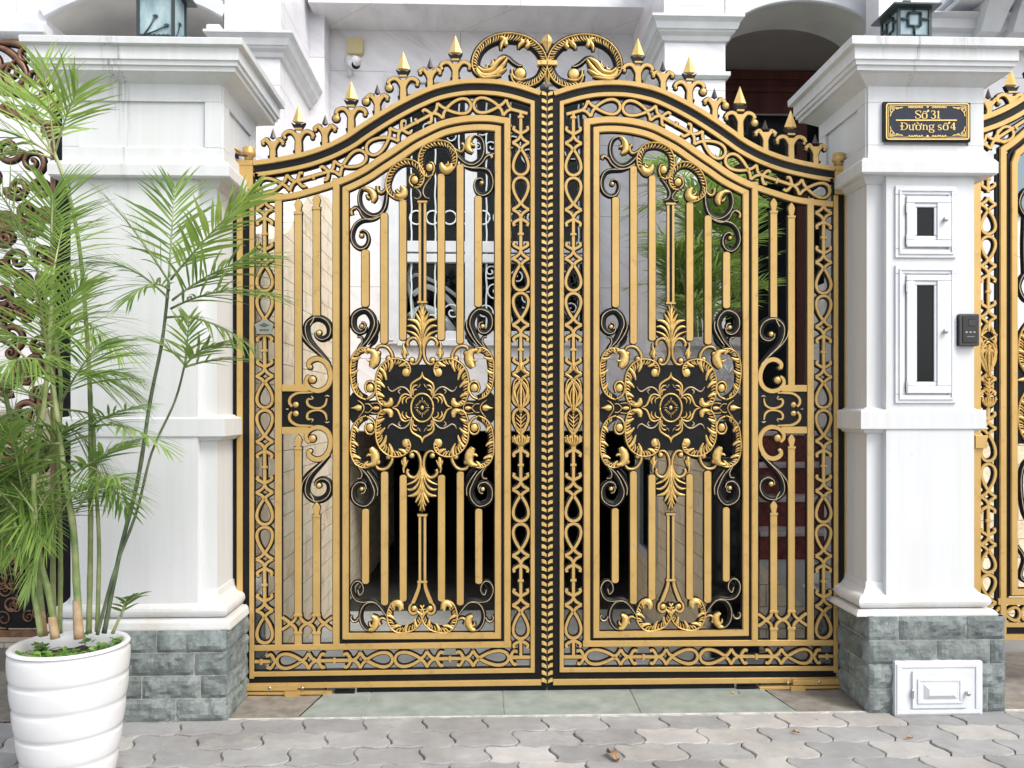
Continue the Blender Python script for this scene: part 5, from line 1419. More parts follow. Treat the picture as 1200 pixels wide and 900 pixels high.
for x in [488, 507, 527, 548, 566, 586, 606, 626, 646, 666, 684]:
    gr.tube([gp(x+7.8*math.cos(a*PI/8), 255+8*math.sin(a*PI/8)) for a in range(17)], .008, BGATE, 6)
def spir(cx, cy, r, s, tr_=1.6, ph=0):
    return [gp(cx+s*r*(1-k/26)*math.cos(ph+k*2*PI*tr_/24), cy+r*(1-k/26)*math.sin(ph+k*2*PI*tr_/24)) for k in range(24)]
for (cx, cy, r, s, ph) in ((576,172,10,1,0),(566,150,9,-1,1),(600,168,11,-1,2),(620,182,12,1,0),(528,160,9,1,3),(500,150,8,-1,1),(655,160,9,1,2),(672,178,10,-1,0),(580,340,12,1,0),(568,366,11,-1,2),(592,376,10,1,4),(575,318,9,-1,1),(505,374,9,-1,0),(530,366,12,1,2),(618,350,12,-1,1),(606,325,10,1,2),(628,372,9,1,0),(652,345,10,-1,2),(670,362,10,1,1),(660,325,8,1,4),(596,150,7,1,1),(560,172,6,1,2)):
    gr.tube(spir(cx, cy, r, s, 1.6, ph), .0065, BGATE, 6)
gr.build('window_grille', window)
# dark room behind the window
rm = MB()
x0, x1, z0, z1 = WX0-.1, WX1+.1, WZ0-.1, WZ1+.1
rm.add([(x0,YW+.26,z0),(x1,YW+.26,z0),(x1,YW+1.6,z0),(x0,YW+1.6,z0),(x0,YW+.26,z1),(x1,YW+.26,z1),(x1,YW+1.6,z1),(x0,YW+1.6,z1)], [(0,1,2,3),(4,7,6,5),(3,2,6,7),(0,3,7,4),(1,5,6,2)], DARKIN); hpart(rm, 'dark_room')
# draped pale cloth sculpture inside
cb = thing('draped_cloth', 'pale grey draped bundle behind the window glass, left of the centre mullion', 'drape', (at(512,392,YW+.4).x, YW+.4, AZ(512,392,YW+.4)))
mb = MB()
def gp2(x, y, d): p = at(x, y, YW+d); return (p.x, p.y, p.z)
for pts, rs in ((((484,345),(500,336),(522,348),(540,372),(545,388)), [.03,.10,.13,.12,.06]), (((478,330),(486,322),(500,326),(520,336),(542,352)), [.02,.05,.07,.07,.03]), (((480,372),(496,362),(515,370),(530,388)), [.05,.10,.11,.08]), (((482,312),(478,330),(482,352),(486,380)), [.02,.05,.07,.08])):
    mb.tube([gp2(a, b, .17+.004*i) for i, (a, b) in enumerate(catmull([(p[0],p[1]) for p in pts], 4))], [r*.8 for r in [c_[0] for c_ in catmull([(r, 0) for r in rs], 1)][:1]*len(catmull([(p[0],p[1]) for p in pts], 4))], CURT, 12)
mb.build('cloth_fold', cb)

# garage interior
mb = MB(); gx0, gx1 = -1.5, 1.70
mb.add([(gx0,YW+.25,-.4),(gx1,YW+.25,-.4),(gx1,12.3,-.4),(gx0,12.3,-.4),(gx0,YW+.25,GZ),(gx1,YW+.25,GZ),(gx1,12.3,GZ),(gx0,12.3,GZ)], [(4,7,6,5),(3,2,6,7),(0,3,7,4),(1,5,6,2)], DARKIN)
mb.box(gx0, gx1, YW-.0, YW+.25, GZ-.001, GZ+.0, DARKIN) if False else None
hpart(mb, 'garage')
# porch block : stone side facing left, black granite front
bx0 = AX(745, YW); by0 = 5.0; bx1 = AX(889, by0); bz = AZ(850, 541, by0)
mb = MB(); mb.box(bx0, bx0+.14, by0+.02, YW-.002, -.34, bz, SAND); hpart(mb, 'stone_wall')
mb = MB(); mb.box(bx0+.02, bx1, by0-.01, by0+.10, -.1, bz-.001, BGRAN); mb.box(bx0-.03, bx1+.01, by0-.05, by0+.30, bz, bz+.028, BGRAN, .004)
mb.box(bx0+.141, bx1, by0+.11, YW-.01, bz-.4, bz-.03, BGRAN); hpart(mb, 'granite_parapet')
# porch slab
pz = AZ(900, 492, 6.0); mb = MB(); mb.box(bx0+.05, 3.4, 5.95, YW+.9, pz-.12, pz, BGRAN); mb.box(bx0+.02, bx1-.02, 5.4, 5.96, pz-.30, pz-.001, BGRAN); hpart(mb, 'porch_floor')
# window in the stone side
mb = MB(); xw = bx0-.001
for (a, b_, c, d) in ((6.45,6.5,.25,1.08),(7.1,7.15,.25,1.08),(6.5,7.1,1.03,1.08),(6.5,7.1,.25,.30)): mb.box(xw-.05, xw, a, b_, c, d, WFRAME, .004)
sw = hpart(mb, 'side_window'); mb = MB(); mb.box(xw-.02, xw-.012, 6.501, 7.099, .301, 1.029, DARKGL); mb.build('pane', sw)
# steps
st = MB(); ys = 4.98; z0_ = AZ(935, 656, ys); ztop_ = pz; n = 5; sx0, sx1 = bx1+.004, AX(1012, ys)+.12
sz = [AZ(935, q, ys+.22*(i+1)) for i, q in enumerate((617,579,541,505))]+[pz]
stair = thing('stairs', 'red granite steps with pale nosings climbing to the porch', 'stairs', ((sx0+sx1)/2, ys, 0))
zp = z0_
for i, zz_ in enumerate(sz):
    yy = ys+.22*i; y2 = ys+.22*(i+1) if i < 4 else 5.949
    m = MB(); m.box(sx0, sx1, yy+.012, 5.94, zp+.0005, zz_-.028, MAROON); s_ = m.build('step', stair)
    m = MB(); m.box(sx0, sx1, yy-.006, y2+.03 if i < 4 else 5.94, zz_-.027, zz_, PINKST, .003); m.build('nosing', s_)
    zp = zz_
m = MB(); m.box(sx0, sx1, ys+.02, 5.9, -.1, z0_, WHITE); m.build('stair_base', stair)
m = MB(); f = lambda x, y: (at(x, y, ys).x, at(x, y, ys).z)
m.prism([f(890,660),f(960,728),f(960,800),f(890,800)], ys-.012, ys+.018, SAND); m.build('stone_skirt', stair)
mb = MB(); mb.box(sx1+.001, sx1+.12, 4.75, 6.2, -.1, 2.3, MARBLE); 
hpart(mb, 'stair_wall')
# boundary wall left (stone)
mb = MB(); xw = -1.2
prof = [(4.60,-.2),(4.60,2.36),(4.8,2.37),(5.05,2.43),(5.3,2.52),(5.6,2.72),(6.0,2.96),(6.6,3.05),(7.39,3.08),(7.39,1.23),(11.5,1.23),(11.5,-.4)]
n = len(prof); vs = [(xw, a, b) for a, b in prof]+[(xw-.22, a, b) for a, b in prof]
mb.add(vs, [tuple(range(n)), tuple(range(2*n-1, n-1, -1))]+[(i, n+i, n+(i+1) % n, (i+1) % n) for i in range(n)], SAND)
o = mb.build('boundary_wall', None, (xw, 4.6, 0)); tag(o, 'beige stone-clad yard wall running back behind the left gate leaf', 'wall')

# security camera and junction box
c = at(417.5, 56, YW)
jb = MB(); jb.box(AX(408,YW), AX(426,YW), YW-.06, YW-.001, AZ(417,66,YW), AZ(417,47.5,YW), CREAMPL, .006)
tag(jb.build('junction_box', None, (c.x, YW, c.z)), 'cream square junction box on the marble wall, above the camera', 'junction box')
c = at(414, 72, YW-.12)
ct = thing('security_camera', 'white bullet security camera pointing down right, under the cream box', 'camera', (c.x, YW, c.z-.1))
mb = MB(); a = Vector(at(407.5, 69, YW-.05)); b_ = Vector(at(417, 75.5, YW-.20)); mb.tube([a, a.lerp(b_,.1), b_], [.028,.042,.042], WPL, 16); cb_ = mb.build('camera_body', ct)
mb = MB(); dv = (b_-a).normalized(); mb.tube([b_+dv*.001, b_+dv*.012], [.039,.036], DARKGL, 16); mb.build('lens', cb_)
mb = MB(); mb.tube([b_-dv*.05+Vector((0,0,.03)), b_+dv*.03+Vector((0,0,.034))], [.036,.040], WPL, 12); mb.build('sun_hood', cb_)
mb = MB(); mb.tube([a+Vector((.01,0,-.02)), Vector(at(409,82,YW-.05)), Vector(at(411,88,YW-.02))], [.014,.014,.03], WPL, 10); mb.build('bracket', ct)

# planter and house palm come from the plants file
# ------------------------------------------------------------------ plants
def frond(P0, P1, sag, ll, n=26, wd=.010, seed=0, roll=0, mat=None, lift=.0, droop=.35, t0=.12, tint=(0,1), rach=.005, fwdang=(62,22)):
    """pinnate palm frond: arched midrib with narrow pointed leaflets either side"""
    r = random.Random(seed); mb = MB(); mb.tint = []
    P0 = Vector(P0); P1 = Vector(P1); M = (P0+P1)/2+Vector((0,0,sag))
    def pos(t): return P0*(1-t)**2+M*2*t*(1-t)+P1*t*t
    pts = [pos(k/14) for k in range(15)]
    mat = mat or LEAF
    mb.tube([tuple(p) for p in pts], [rach*(1-.75*k/14) for k in range(15)], CANE if mat is LEAF else LEAFL, 5)
    mb.tint = [.6]*len(mb.f)
    for i in range(n):
        t = t0+(1-t0)*(i+.3*r.random())/n
        p = pos(t); tg = (pos(min(1, t+.02))-pos(max(0, t-.02))).normalized()
        side = tg.cross(Vector((0,0,1)));
        if side.length < .15: side = tg.cross(Vector((0,1,0)))
        side.normalize(); upv = side.cross(tg).normalized()
        for s in (-1, 1):
            a = math.radians(fwdang[0]+(fwdang[1]-fwdang[0])*t+r.uniform(-9, 9)); rl = roll+r.uniform(-.25,.25)
            sd = (side*math.cos(rl)*s+upv*(math.sin(rl)+.18)).normalized()
            d = (tg*math.cos(a)+sd*math.sin(a)).normalized()
            L = ll*(.55+.6*math.sin(PI*min(1,(t*.85+.15))))*r.uniform(.85,1.12)*(1 if t < .95 else .8)
            w = wd*r.uniform(.8,1.15); nrm = d.cross(upv).normalized(); vs = []; q = p.copy(); K = 5
            prof = [.45, 1, .95, .62, .06]; dd = d.copy(); fold = upv*.25
            for k in range(K):
                vs += [tuple(q-nrm*w*.5*prof[k]), tuple(q+nrm*w*.5*prof[k]+fold*w*prof[k]*.5)]
                dd = (dd+Vector((0,0,-1))*droop*r.uniform(.16,.34)).normalized(); q = q+dd*(L/(K-1))
            mb.add(vs, [(2*k, 2*k+1, 2*k+3, 2*k+2) for k in range(K-1)], mat, True)
            tv = min(1, max(0, tint[0]+(tint[1]-tint[0])*r.random())); mb.tint += [tv]*(K-1)
    return mb
def addfrond(parent, *a, name='frond', **k):
    mb = frond(*a, **k); return mb.build(name, parent)
# pot
Yp = 3.33
pc = at(82, 745, Yp); pR = .5*(AX(155, Yp)-AX(9.5, Yp))*.905
pot = thing('plant_pot', 'large white glazed round pot with ribbed bands, at the lower left', 'plant pot', (pc.x, Yp, 0))
zr = AZ(83, 751, Yp-pR*.0); mb = MB(); prof = []
zr = .527
H_ = zr
def rad(z): 
    u = z/H_; return pR*(.73+.27*(1-(1-u)**1.6))
bands = 5; prof.append((.001, .004)); prof.append((rad(0)-.015, .0)); prof.append((rad(.01), .008))
N = 60
for i in range(1, N):
    z = H_*i/N; f = (z/H_*5.2) % 1; g = .0065*math.exp(-((min(f, 1-f))/.05)**2) if .1 < z/H_ < .97 else 0
    prof.append((rad(z)-g+.003*math.sin(PI*f), z))
prof += [(pR, H_-.012), (pR-.004, H_-.002), (pR-.014, H_), (pR-.026, H_-.006), (pR-.034, H_-.05), (pR-.05, H_-.10)]
mb.lathe(prof, pc.x, Yp, POTM, 72); mb.build('pot_body', pot)
mb = MB(); r = random.Random(5); vs = [(pc.x, Yp, H_-.045)]; fs = []; R_ = 8; S_ = 36
for i in range(1, R_+1):
    for k in range(S_):
        a = 2*PI*k/S_; q = (pR-.036)*i/R_; vs.append((pc.x+q*math.cos(a), Yp+q*math.sin(a), H_-.045-.02*(i/R_)**2+r.uniform(-.008,.008)))
for k in range(S_): fs.append((0, 1+k, 1+(k+1) % S_))
for i in range(R_-1):
    for k in range(S_): a = 1+i*S_+k; b_ = 1+i*S_+(k+1) % S_; fs.append((a, a+S_, b_+S_, b_))
mb.add(vs, fs, SOIL); mb.build('soil', pot)
# ground cover seedlings
HERB = leafm('seedling_leaf', (.07,.20,.03), (.26,.45,.08), .3)
for q in range(24):
    a = r.uniform(0, 2*PI) if q > 7 else r.uniform(PI*1.05, PI*1.95); d = pR*r.uniform(.45,.86); bx, by = pc.x+d*math.cos(a), Yp+d*math.sin(a); m = MB(); m.tint = []
    hgt = r.uniform(.02,.055)
    for k in range(22):
        an = r.uniform(0, 2*PI); el = r.uniform(.2,.9); b0 = Vector((bx+r.uniform(-.02,.02), by+r.uniform(-.02,.02), H_-.05+r.uniform(.01,hgt)))
        dr_ = Vector((math.cos(an)*math.cos(el), math.sin(an)*math.cos(el), math.sin(el)*.6)); sd = Vector((-math.sin(an), math.cos(an), 0)); l = r.uniform(.016,.034)
        m.add([tuple(b0), tuple(b0+dr_*l*.5+sd*l*.38), tuple(b0+dr_*l), tuple(b0+dr_*l*.5-sd*l*.38)], [(0,1,2,3)], HERB); m.tint.append(r.random())
    m.tube([(bx,by,H_-.06),(bx,by,H_-.05+hgt)], .0015, CANE, 4); m.tint += [.5]*(len(m.f)-len(m.tint))
    o = m.build('seedling', None, (bx, by, H_-.06)); tag(o, 'tiny green seedling on the dark soil under the palm canes', 'seedling', 'seedlings in the white pot')
# potted palm
palm = thing('areca_palm', 'tall leafy palm with slender green canes, growing in the white pot', 'palm', (pc.x, Yp, H_-.05))
def sp(px, py, Y): q = at(px, py, Y); return (q.x, q.y, q.z)
stems = [  # (pts (px,py,Y), r0, r1, mat)
 (((52,745,3.30),(46,690,3.30),(38,620,3.3),(22,540,3.28),(6,460,3.25)), .016,.010,CANE),
 (((66,748,3.22),(58,700,3.22),(44,640,3.2),(40,560,3.2),(52,470,3.2),(58,400,3.2),(62,330,3.22)), .016,.009,CANE),
 (((94,748,3.22),(90,690,3.22),(86,620,3.22),(76,560,3.22),(66,480,3.22),(58,420,3.24)), .018,.010,CANE),
 (((64,742,3.40),(62,660,3.4),(66,560,3.4),(70,430,3.42),(40,300,3.42)), .013,.008,CANE),
 (((70,742,3.36),(71,650,3.36),(68,560,3.37),(60,430,3.38)), .012,.008,CANE),
 (((104,742,3.34),(106,640,3.34),(106,480,3.36),(101,380,3.38),(93,290,3.38),(80,225,3.38),(64,180,3.38)), .0135,.008,CANE),
 (((114,740,3.32),(116,640,3.32),(112,560,3.33),(110,500,3.34)), .011,.007,CANE),
 (((122,742,3.30),(140,650,3.32),(162,560,3.34),(176,470,3.36),(190,400,3.38),(198,330,3.38)), .0115,.0075,CANED),
 (((114,744,3.27),(134,670,3.3),(160,600,3.32),(178,530,3.34),(205,470,3.35),(217,425,3.35)), .008,.005,CANED),
 (((48,744,3.25),(40,700,3.22),(28,650,3.2),(16,610,3.18)), .014,.007,CANE),
 (((132,742,3.26),(142,720,3.25),(150,702,3.24)), .008,.005,CANE),
]
for i, (pts, r0, r1, m) in enumerate(stems):
    P_ = catmull([sp(*p) for p in pts], .04) if False else [sp(*p) for p in catmull(pts, 12)]
    n = len(P_); mb = MB(); rs = [.80*(r0+(r1-r0)*k/(n-1))*(1.10 if k % 6 == 0 else 1) for k in range(n)]
    mb.tube(P_, rs, m, 10); st_ = mb.build('cane', palm)
    if i in (0, 2, 1):
        h = MB(); k0 = 0; seg = P_[:4] if i != 2 else P_[:5]
        h.tube([(p[0]-.002, p[1]-.003, p[2]) for p in seg], [r0*1.05, r0*1.0, r0*.98, r0*.85][:len(seg)]+[r0*.8]*(len(seg)-4), HUSK, 9); h.build('husk', st_)
def FR(a, b, sag, ll, **k):
    addfrond(palm, sp(*a), sp(*b), sag, ll*PXM*.78, **k)
# upper left tuft
FR((63,182,3.38),(-55,60,3.3), .05, 95, seed=1, tint=(.7,1), n=24, wd=.012); FR((63,182,3.38),(-75,150,3.25), .10, 95, seed=2, tint=(.6,1), n=26, wd=.012)
FR((60,178,3.38),(30,105,3.5), .05, 75, seed=3, tint=(.4,1), n=16); FR((64,180,3.38),(92,104,3.3), .04, 62, seed=4, tint=(.4,1), n=12, t0=.3)
FR((60,185,3.38),(-60,215,3.2), .12, 90, seed=5, tint=(.2,.9), n=24); FR((66,190,3.38),(50,70,3.35), .01, 60, seed=6, tint=(.5,1), n=12, t0=.35)
# right plant (dark cane)
FR((198,330,3.38),(122,228,3.30), .03, 62, seed=11, tint=(.1,.6), n=22, wd=.011); FR((198,325,3.38),(205,218,3.5), .02, 62, seed=12, tint=(.1,.6), n=18, wd=.010)
FR((200,328,3.38),(300,222,3.25), .03, 60, seed=13, tint=(.5,1), n=26, wd=.014); FR((198,350,3.38),(100,308,3.30), .10, 62, seed=14, tint=(.1,.6), n=22, wd=.011)
FR((202,352,3.38),(304,300,3.25), .05, 70, seed=15, tint=(.1,.5), n=22, wd=.010); FR((200,362,3.38),(322,345,3.25), .08, 66, seed=16, tint=(.1,.6), n=22, wd=.010)
FR((196,372,3.37),(296,408,3.25), .08, 52, seed=17, tint=(.2,.7), n=20, wd=.010, droop=.6); FR((199,340,3.38),(150,352,3.2), .08, 46, seed=18, tint=(.1,.6), n=14, wd=.009)
# pale frond of the thin cane
FR((217,428,3.35),(168,398,3.32), .05, 34, seed=21, mat=LEAFL, tint=(0,.9), n=14, wd=.010); FR((217,428,3.35),(262,404,3.3), .05, 42, seed=22, mat=LEAFL, tint=(0,.9), n=16, wd=.011)
FR((217,430,3.35),(284,420,3.3), .02, 34, seed=23, tint=(.4,.9), n=12, wd=.010); FR((217,428,3.35),(222,370,3.3), .0, 30, seed=24, mat=LEAFL, tint=(.2,.9), n=10, wd=.009)
# dense mass
rr_ = random.Random(77)
mass = [((62,335),(-50,250)),((58,360),(-60,330)),((58,400),(-70,400)),((56,420),(100,330)),((50,440),(-50,470)),
 ((62,430),(150,455)),((60,300),(62,228)),((40,300),(-40,190)),((58,440),(40,330)),((70,480),(148,500)),((66,470),(-20,520)),((30,480),(-60,560)),
 ((80,540),(148,580)),((70,520),(10,560)),((22,540),(-60,620)),((58,380),(140,410)),((30,420),(-50,380)),((20,520),(-40,500)),((92,440),(158,440)),
 ((60,335),(76,258)),((55,345),(5,260)),((72,470),(120,400))]
mass += [((66,480),(-50,440)),((60,500),(-60,520)),((40,540),(-50,600)),((50,520),(0,640)),((62,540),(-20,590)),((70,560),(20,650)),((74,500),(128,560)),((30,500),(-40,460)),
 ((64,430),(0,430)),((30,560),(-10,660)),((16,580),(50,640))]
mass += [((40,600),(-30,540)),((44,620),(-20,660)),((60,600),(0,560)),((90,600),(140,560)),((30,640),(-30,690)),((70,600),(30,700)),((104,560),(150,520)),((40,560),(80,500)),((60,620),(100,570)),((30,600),(10,500))]
NLOW = 10
for i, (a, b) in enumerate(mass):
    Y0 = rr_.uniform(3.15,3.42)
    FR((a[0],a[1],Y0),(b[0],b[1],Y0+rr_.uniform(-.3,.12)), rr_.uniform(.03,.12), (rr_.uniform(52,84) if i < len(mass)-NLOW else rr_.uniform(38,56)), seed=100+i, tint=(rr_.uniform(0,.4), rr_.uniform(.6,1)), n=27, wd=rr_.uniform(.0055,.0078), droop=rr_.uniform(.3,.7), mat=(LEAFL if i % 7 == 3 else None), roll=rr_.uniform(-.3,.3))
FR((80,560,3.2),(150,520,3.1), .02, 46, seed=61, tint=(.1,.6), n=10, wd=.016); FR((110,500,3.3),(196,528,3.15), .08, 50, seed=62, mat=LEAFL, tint=(0,.6), n=14, wd=.012); FR((112,560,3.3),(150,600,3.2), .06, 40, seed=63, tint=(0,.4), n=9, wd=.014)
FR((106,500,3.3),(170,478,3.2), .04, 40, seed=65, mat=LEAFL, tint=(0,.6), n=12, wd=.010)
FR((20,600,3.18),(-30,560,3.1), .05, 40, seed=66, tint=(.1,.6), n=9, wd=.014); FR((146,712,3.25),(164,696,3.2), .02, 20, seed=67, tint=(0,.3), n=5, wd=.014); FR((142,722,3.25),(150,700,3.2), .02, 18, seed=68, tint=(0,.3), n=4, wd=.012)

# planter with the house palm
Yh = 5.55
q = at(828, 440, Yh); zpl = AZ(828, 398, Yh)
pl = thing('stone_planter', 'low white carved stone planter holding the yard palm, behind the right gate leaf', 'planter', (q.x, Yh, bz))
mb = MB(); x0, x1 = AX(789, Yh), AX(868, Yh)
mb.rings([(x0+.06,x1-.06,Yh-.12,Yh+.26,AZ(828,510,Yh)),(x0+.03,x1-.03,Yh-.15,Yh+.29,AZ(828,455,Yh)),(x0+.015,x1-.015,Yh-.165,Yh+.30,AZ(828,412,Yh)),(x0-.02,x1+.02,Yh-.19,Yh+.33,AZ(828,408,Yh)),(x0-.025,x1+.025,Yh-.2,Yh+.34,zpl)], noisy('white_carved_stone', (.60,.58,.56), (.76,.75,.73), 9, .7, 0, .6, 26, bd=.02))
mb.build('planter_body', pl)
mb = MB(); 
for k in range(5): 
    xx = x0+.05+k*(x1-x0-.1)/4; mb.tube([(xx-.03,Yh-.19,AZ(828,430,Yh)),(xx,Yh-.2,AZ(828,440,Yh)),(xx+.03,Yh-.19,AZ(828,430,Yh))], .008, WFRAME, 6)
mb.build('carved_swag', pl)
hp = thing('yard_palm', 'bushy bright green palm growing in the white stone planter', 'palm', (q.x, Yh+.07, zpl-.02))
r = random.Random(31); K = Yh/YG
for i in range(7):
    a = r.uniform(-.13,.13); b_ = r.uniform(-.1,.1); m = MB(); m.tube([(q.x+a*.6, Yh+.05+b_*.6, zpl-.05), (q.x+a*1.2, Yh+.05+b_, zpl+.35), (q.x+a*1.8, Yh+.05+b_*1.4, zpl+.62)], [.012,.010,.007], CANE, 7); m.build('cane', hp)
for i in range(84):
    bx = r.uniform(790,862); by = r.uniform(208,390); ang = r.uniform(-2.9,-.2) if i % 3 else r.uniform(-3.4,.3); L = r.uniform(45,80)
    tx = bx+L*math.cos(ang)*1.05; ty = by+L*math.sin(ang)*.75
    tx = min(max(tx, 735), 908); ty = max(ty, 190)
    dY = r.uniform(-.35,.35)
    P0 = at(bx, by, Yh+.1+dY*.2); P1 = at(tx, ty, Yh+.1+dY)
    addfrond(hp, tuple(P0), tuple(P1), r.uniform(.02,.12), r.uniform(40,62)*PXM*1.0, seed=300+i, tint=(r.uniform(.3,.6), 1), n=17, wd=.013, mat=(LEAFL if i % 2 else None), rach=.004)
# extra dark depth: a second bamboo like palm to the right of the door
# dry leaves on the pavement
def dry(px, py, s, ang, lab, seed):
    g_ = ground_at(px, py); r = random.Random(seed); m = MB(); ca, sa = math.cos(ang), math.sin(ang); vs = []; n = 9
    for i in range(n):
        u = i/(n-1)*2-1; w = s*.35*math.sqrt(max(.03, 1-u*u))*(1+.3*r.uniform(-1,1)); h = .006+s*.45*(.5+.5*math.sin(u*4+seed))*.8
        for v, hh in ((-1, h*1.1), (0, h*.55), (1, h*1.5)):
            x, y = u*s+.15*s*math.sin(v+u*3), v*w*.8; vs.append((g_.x+x*ca-y*sa, g_.y+x*sa+y*ca, .004+hh))
    fs = [(3*i+j, 3*i+j+1, 3*i+j+4, 3*i+j+3) for i in range(n-1) for j in (0, 1)]
    vb = [(a, b, c-.0015) for a, b, c in vs]; m.add(vs, fs, DRY, True); m.add(vb, [f[::-1] for f in fs], DRY, True)
    tag(m.build('dry_leaf', None, (g_.x, g_.y, .003)), lab, 'leaf', 'dry leaves on the pavement')
dry(718, 889, .050, 1.9, 'curled brown dry leaf on the pavers in front of the gate seam', 1)
dry(932, 860, .016, -.5, 'small reddish dry leaf scrap on the pavers below the right hinge arm', 2)
dry(1066, 867, .015, .2, 'small yellowish leaf scrap on the pavers in front of the stone base hatch', 3)
dry(862, 816, .022, .1, 'pale dry leaf scrap on the threshold slab under the right gate leaf', 4)
if False: dry(876, 854, .012, .8, 'tiny dark leaf scrap on the pavers, left of the reddish one', 5)

# ------------------------------------------------------------------ neighbouring gates
def neighbour_right():
    Yg2 = YG-.02; C.plane = Yg2
    t = thing('neighbour_gate', 'black and gold ornamental gate cut off by the right edge, beyond the number plate pier', 'gate', (AX(1146, Yg2), Yg2, 0))
    A = catmull([(1128,143),(1150,136),(1166,130),(1184,121),(1204,108),(1230,90),(1260,74),(1300,66)], 4)
    I = catmull([(1128,188),(1150,181),(1166,176),(1184,164),(1204,147),(1230,130),(1260,114),(1300,106)], 4)
    mb = MB(); P = C.plane
    for C.xf in ([], [lambda x, y: (2600-x, y)]):
        mb.ribbon([G(p) for p in offs(A, 10)], 11*PXM, P+.02, P-.006, BLK)
        S(mb, offs(A, 3), 7, rnd=False, smooth=False, yf=-.018, yb=-.006); S(mb, offs(A, 17), 6, rnd=False, smooth=False, yf=-.016, yb=-.004)
        rect(mb, 1131, 1147.6, 165, 790, C.gold, -.014, .014); rect(mb, 1166.5, 1170, 180, 778, BLK, -.003, .014)
        S(mb, [(1174, 752)]+[(1174, 176)]+[p for p in offs(I, 4) if p[0] > 1178], 8, rnd=False, smooth=False, yf=-.016, yb=-.004)
        mb.ribbon([G(p) for p in [(1180.2, 700), (1180.2, 184)]+[p for p in offs(I, 10) if p[0] > 1184]], 2*PXM, P+.01, P-.004, BLK)
        S(mb, [(1302,693.5),(1186.8, 693.5), (1186.8, 192)]+[p for p in offs(I, 17) if p[0] > 1190], 8, rnd=False, smooth=False, yf=-.018, yb=-.004)
        for y0, y1, m, yf in ((700.5,708,C.gold,-.015),(729,734,C.gold,-.016),(734.5,742,BLK,-.008),(742.3,749,C.gold,-.018)): rect(mb, 1168 if y0 < 705 else 1150, 1310, y0, y1, m, yf, .01, 0)
    C.xf = []
    mb.build('frame', t)
    mb = MB(); m, _ = pathmap([(1157,100),(1157,760)])
    bline(mb, m, 104, 126); bring(mb, m, 110, 9); bfleur(mb, m, 118, -1, 9)
    pattern(mb, m, [249.5-100-13.5, 330-100-22+2, 350-100+10+1], 9.2, 'T') if False else pattern(mb, m, [140,212,272,344,402,482,538,606], 9.2, 'T')
    mb.build('scroll_border', t)
    mb = MB(); urn(mb, 1157, 378); mb.build('vase_ornament', t)
    mb = MB(); m, _ = pathmap([(1160,719),(1310,719)]); pattern(mb, m, [10,60,135], 8.5, 'T'); mb.build('scroll_border', t)
    mb = MB(); a3 = [(x, (yat(offs(A,19.8), x)+yat(I, x))/2) for x in range(1140, 1296, 5)]; m, L = pathmap(a3); pattern(mb, m, [18,90,150], 9, 'F'); btear(mb, m, 25, 50, 9); mb.build('scroll_border', t)
    for (x, y, tall) in ((1158,103,0),(1184.5,79,1),(1214,70,0),(1240,38,1)):
        finial(x, y, yat(A, x), tall, t, None)
    mb = MB()
    for dy in (0, 98):
        B(mb, [(1222,232+dy),(1212,222+dy),(1200,224+dy),(1194,238+dy),(1200,252+dy),(1212,256+dy),(1218,246+dy)], 6)
    B(mb, [(1200,255),(1199,290),(1200,322)], 5); D(mb, (1206, 335), 3)
    mb.build('black_scroll', t)
    mb = MB(); acan(mb, [(1206,378),(1198,392),(1195,410),(1197,425),(1206,440)], 8, side=-1, sp=3, rw=2.1); acan(mb, [(1206,455),(1198,470),(1195,490),(1198,505),(1206,520)], 8, side=-1, sp=3, rw=2.1)
    bulb(mb, [(1190,446),(1196,445),(1204,444)], [1,5,7]); rect(mb, 1191, 1409, 400, 520, BLK, -.003, .006); mb.build('acanthus_scroll', t)
    mb = MB(); B(mb, [(1222,560),(1205,540),(1196,560),(1200,600),(1214,620)], 6); B(mb, [(1192,640),(1200,655),(1196,676),(1210,684)], 5); mb.build('black_scroll', t)
    mb = MB(); bar(mb, 1203, 1211, 270, 372); mb.build('bar', t)
    for k in range(9):
        x = 1226+k*18.5
        for f in ([],) if True else ():
            yt = yat(I, x if x < 1300 else 2600-x)+26
            mb = MB(); bar(mb, x-4, x+4, yt, 398); mb.build('bar', t); mb = MB(); bar(mb, x-4, x+4, 524, 688); mb.build('bar', t)
    for X2 in ([lambda x, y: (2600-x, y)],):
        C.xf = X2
        mb = MB(); m, _ = pathmap([(1157,100),(1157,760)]); pattern(mb, m, [140,212,272,344,402,482,538,606], 9.2, 'T'); mb.build('scroll_border', t)
        for (x, y, tall) in ((1158,103,0),(1184.5,79,1),(1214,70,0),(1240,38,1)): finial(x, y, yat(A, x), tall, t, None)
        C.xf = []
    mb = MB(); mb.box(AX(1137,YG), AX(1150,YG), YG-.05, YG-.01, AZ(1140,525,YG), AZ(1140,510,YG), GOLD, .002); mb.build('hinge_bracket', t)
    C.plane = YG
neighbour_right()
